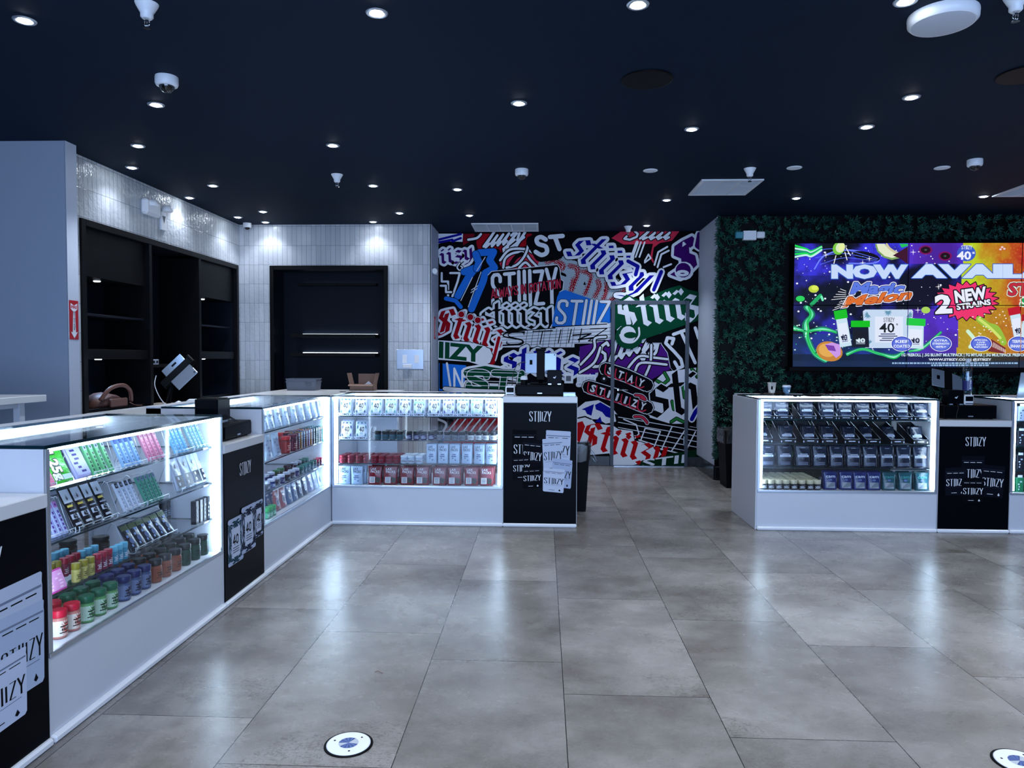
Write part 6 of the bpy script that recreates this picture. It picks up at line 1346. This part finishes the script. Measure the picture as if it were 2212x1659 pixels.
tablets((at(357, 860, y=6.28).x, 6.32, .94), -.6, 'two silver tablets tilted on a stand with a white cable, before the black wall unit', .62, .34, [(-.02, -.07, .24), (.06, -.12, .17), (.2, -.14, .07), (.34, -.12, .0)], True, 1.25, .5)
# things on the back worktop
place([('box_body', MB().box(-.10, .10, -.05, .05, 0, .055, bev=.002), M('tan_box', (.42, .33, .25), .6))], 'shallow_box', 'tan shallow box on the back worktop under the tilted tablets', 'box', (-3.36, 6.34, .94), .1)
place([('phone_body', MB().box(-.09, .09, -.05, .05, 0, .03, bev=.01), m_blackm), ('handset', MB().tube([(-.08, .0, .04), (-.06, 0, .055), (.06, 0, .055), (.08, 0, .04)], .016, 8), m_plast)], 'desk_phone', 'dark desk phone on the back worktop beside the tan box', 'phone', (-3.28, 6.72, .94), .3)
place([('paper_sheet', MB().box(-.10, .10, -.07, .07, 0, .006), m_plast)], 'paper_stack', 'white papers on the back worktop behind the desk phone', 'paper', (-3.4, 7.2, .94), .2)
o = MB().lathe([(.0, .06), (.03, .045), (.05, 0)][::-1], n=14).build('paper_cone', m_plast); o.location = (-3.40, 6.62, .94); tag(o, 'small white cone of paper on the back worktop', 'paper')
# high table and white box at the pillar
t = empty('high_table', (-3.75, 3.95, 0), 0, 'white high table at the pillar, cut off by the frame edge', 'table')
MB().box(-.35, .40, -1.0, .80, 1.105, 1.15, bev=.003).build('table_top', m_stone, t)
for x, y in ((.34, .62), (-.29, .62), (.34, -.8), (-.29, -.8)): MB().box(x-.022, x+.022, y-.022, y+.022, 0, 1.105).build('leg', m_white, t)
MB().box(.325, .355, -.8, .6, 1.075, 1.105).build('apron', m_white, t)
o = MB().box(-.06, .06, -.1, .1, 0, .075, bev=.003).build('white_box', m_plast); o.location = (-3.56, 4.12, 1.15); tag(o, 'white box on the high table at the frame edge', 'box')
# bins
def bin_(loc, lab, w=.17, d=.14, h=.60, tail=True):
    t = empty('waste_bin', loc, 0, lab, 'bin', 'black waste bins'); V = []; F = []
    for z, s in ((0, .82), (h, 1.0)):
        for a, b_ in ((-1, -1), (1, -1), (1, 1), (-1, 1)): V.append((a*w*s, b_*d*s, z))
    F = [(3, 2, 1, 0), (0, 1, 5, 4), (1, 2, 6, 5), (2, 3, 7, 6), (3, 0, 4, 7)]; MB().add(V, F).build('bin_body', m_blackm, t)
    r = random.Random(4); V = []; n = 28; F = []
    for i, (z, s) in enumerate(((h-.14, 1.03), (h-.07, 1.05), (h+.01, 1.06), (h+.015, .98), (h-.05, .9))):
        for k in range(n):
            a = 2*PI*k/n; m = max(abs(math.cos(a)), abs(math.sin(a))); q = s*(1+r.uniform(-.012, .02)); V.append((w*q*math.cos(a)/m, d*q*math.sin(a)/m, z+r.uniform(-.012, .012)))
    for i in range(4):
        for k in range(n): j = (k+1) % n; F.append((i*n+k, i*n+j, (i+1)*n+j, (i+1)*n+k))
    MB().add(V, F).build('bin_liner', m_bag, t)
    if tail: MB().tube(smooth([(w*1.05, -.05, h-.05), (w*1.25, -.06, h-.09), (w*1.42, -.06, h-.16), (w*1.2, -.05, h-.13), (w*1.04, -.04, h-.10)], 4), .012, 8).build('liner_knot', m_bag, t)
bin_((at(1275, 965, y=6.64).x-.175, 6.76, 0), 'black bin with clear liner beside the register counter before the mural', h=.61); bin_((2.17, 8.1, 0), 'black bin with clear liner at the foot of the leaf wall', .2, .18, .63, False)
# ---- devices on the mural wall
def wallbox(name, px0, py0, px1, py1, y, lab, cat, m, parts=(), dep=.015, group=None):
    a, b_ = at(px0, py1, y=y), at(px1, py0, y=y); w, h = b_.x-a.x, b_.z-a.z
    t = empty(name, ((a.x+b_.x)/2, y, a.z), 0, lab, cat, group); MB().box(-w/2, w/2, -dep, 0, 0, h, bev=.002).build('plate', m, t)
    for n, x0, z0, x1, z1, pm in parts: MB().box(x0*w-w/2, x1*w-w/2, -dep-.004, -dep+.001, z0*h, z1*h, bev=.001).build(n, pm, t)
    return t, w, h
YW = YM-.008
wallbox('thermostat', 1219, 808, 1238, 828, YW, 'white square thermostat with a dark display on the mural', 'thermostat', m_plast, [('display', .2, .25, .75, .8, m_grey)])
wallbox('switch_plate', 1246, 809, 1287, 829, YW, 'white plate with five light switches on the mural beside the door', 'light switches', m_plast, [('rocker_switch', .07+.18*k, .2, .20+.18*k, .78, m_white) for k in range(5)])
t, w, h = wallbox('occupancy_sign', 1251, 758, 1281, 776, YW, 'small blue occupancy sign on the mural', 'sign', M('sign_blue', (.01, .06, .42), .4), dep=.004)
A = Art(); puttext(A, 'OCCUPANTS', -w*.32, h*.68, w*.64, h*.14, (226, 232, 246), .04); puttext(A, '50', -w*.06, h*.50, w*.12, h*.12, (226, 232, 246), .04); puttext(A, 'PERSONS', -w*.26, h*.32, w*.52, h*.14, (226, 232, 246), .04); A.rect(-w*.4, h*.12, w*.4, h*.18, (120, 160, 220)); A.build('sign_lettering', lambda x, y: (x, y), lambda u, v, hh: (u, -.004-hh, v), m_print, t)
p = at(1304, 818, y=YW); place([('device_body', MB().lathe([(.055, 0), (.055, .03), (.045, .04)], axis='y', n=24), m_blackm), ('indicator', MB().lathe([(.016, .041), (.012, .046)], axis='y', n=16), m_plast)], 'door_release_button', 'round black device with a white button beside the mural door', 'button', (p.x, YW, p.z))
# sign and small lamp on the return wall
p0, p1 = at(939, 684, x=-1.3849), at(943, 733, x=-1.3849); t = empty('extinguisher_sign', (-1.384, 9.2, p1.z), 0, 'narrow red sign on the side wall next to the mural', 'sign'); MB().box(0, .004, -.05, .05, 0, p0.z-p1.z).build('sign_plate', m_red, t); MB().box(.004, .005, -.012, .012, .03, p0.z-p1.z-.03).build('sign_arrow', m_plast, t)
p = at(950, 597, x=-1.33); place([('lamp_body', MB().box(0, .05, -.06, .06, 0, .07, bev=.008), m_plast), ('lamp_head', MB().lathe([(.03, 0), (.034, .03)], .03, -.08, .035, 14, axis='y'), m_plast)], 'emergency_light', 'small white emergency lamp on the side wall next to the mural', 'emergency light', (-1.384, 9.1, p.z))
# outlet plate in the tiles
t, w, h = wallbox('outlet_plate', 857, 755, 915, 797, YN, 'steel outlet plate with two sockets in the back tiles', 'outlet', m_alu, [('socket', .22, .30, .38, .72, m_plast), ('socket', .66, .30, .83, .72, m_plast)], .006)
MB().box(-w*.25, w*.08, -.05, -.006, h*.05, h*.25, bev=.004).build('plug_adapter', m_plast, t)
# emergency lamp and arrow plate on the side tiles; fire sign on the pillar trim
p = at(322, 452, x=XT); t = empty('emergency_light', (XT, p.y, p.z-.07), 0, 'white emergency lamp with two heads on the side tiles above the wall unit', 'emergency light')
MB().box(0, .07, -.16, .10, 0, .15, bev=.02).build('lamp_body', m_plast, t)
for y in (-.06, .20): MB().lathe([(.0, .03), (.04, .02), (.055, -.02), (.05, -.035)], .07, y, .12, 16).build('lamp_head', m_plast, t)
p = at(350, 478, x=XT); place([('plate', MB().box(0, .02, -.05, .05, -.09, .09, bev=.004), m_plast), ('arrow', MB().add([(.021, -.03, .05), (.021, .03, .05), (.021, 0, -.02), (.023, -.03, .05), (.023, .03, .05), (.023, 0, -.02)], [(0, 1, 2), (5, 4, 3), (0, 3, 4, 1), (1, 4, 5, 2), (2, 5, 3, 0)]), m_grey)], 'arrow_plate', 'small white plate with a down arrow beside the emergency lamp on the side tiles', 'sign', (XT, p.y, p.z))
xs = XT+.1445; p0, p1 = at(149, 648, x=xs), at(149, 733, x=xs); hh_ = p0.z-p1.z; t = empty('fire_extinguisher_sign', (xs, 5.493, p1.z), 0, 'red and white FIRE EXTINGUISHER arrow sign on the pillar edge', 'sign')
MB().box(0, .003, -.054, .054, 0, hh_, bev=.001).build('sign_plate', m_red, t)
A = Art(); A.lay().poly([(-.04, .93), (0, .87), (.04, .93), (.04, .78), (.012, .72), (.02, .18), (.042, .2), (0, .03), (-.042, .2), (-.02, .18), (-.012, .72), (-.04, .78)], (226, 230, 238)); puttext(A, 'FIRE', -.036, .795, .072, .075, (190, 10, 30), .05)
for k, ch in enumerate('EXTINGUISHER'): puttext(A, ch, -.010 if ch != 'I' else -.003, .69-.041*k, .02 if ch != 'I' else .006, .03, (20, 10, 14), .04)
A.build('sign_lettering', lambda x, y: (x, y*hh_), lambda u, v, hz: (.0032+hz, u, v), m_print, t)
t, w, h = wallbox('emergency_light', 1603, 500, 1631, 520, YG-.035, 'white twin-head emergency lamp on the leaf wall', 'emergency light', m_plast, dep=.06)
MB().box(-w/2-.09, -w/2-.005, -.07, -.01, .02, h-.01, bev=.01).build('lamp_head', M('teal_lens', (.06, .3, .38), .2), t); MB().box(w/2+.005, w/2+.095, -.07, -.01, .02, h-.01, bev=.01).build('lamp_head', m_plast, t)
# ---- floor boxes
def floorbox(x, y, lab):
    t = empty('floor_outlet', (x, y, 0), .3, lab, 'floor outlet', 'round floor outlets')
    MB().lathe([(.088, .0005), (.088, .0035), (.08, .004)], n=44).build('gasket_ring', m_blackm, t); MB().lathe([(.079, .0008), (.079, .006), (.075, .0075)], n=44).build('cover_plate', m_plast, t)
    mb = MB(); n = 26
    for k in range(n):
        a, b_ = 2*PI*k/n, 2*PI*(k+1)/n; c = lin((190, 196, 206)) if (k//3) % 4 == 0 else lin((60, 78, 130) if k % 2 else (96, 120, 176)); mb.add([(0, 0, .0082), (.036*math.cos(a), .036*math.sin(a), .0082), (.036*math.cos(b_), .036*math.sin(b_), .0082), (0, 0, .0076)], [(0, 1, 2), (0, 2, 3), (0, 3, 1)], 0, c)
    mb.build('center_cap', m_print, t)
    for a in (.5, 2.6, 4.7): MB().lathe([(.004, .0076), (.004, .0082)], .056*math.cos(a), .056*math.sin(a), 0, 8).build('screw', m_blackm, t)
q = at(753, 1609, z=0); floorbox(q.x, q.y, 'round white floor outlet in the tiles before the nearest case'); q = at(2203, 1648, z=0); floorbox(q.x, q.y, 'round floor outlet at the frame corner')
def twig(px, py, s, lab):
    q = at(px, py, z=.002); o = MB().tube(smooth([(-.018*s, 0, 0), (-.004*s, .006*s, .003), (.008*s, -.004*s, .002), (.02*s, -.01*s, 0)], 4), .0016*s, 5).build('litter_scrap', m_card); o.location = q; tag(o, lab, 'scrap')
twig(818, 1452, 1, 'tiny twig-like scrap on the floor tiles near the aisle')
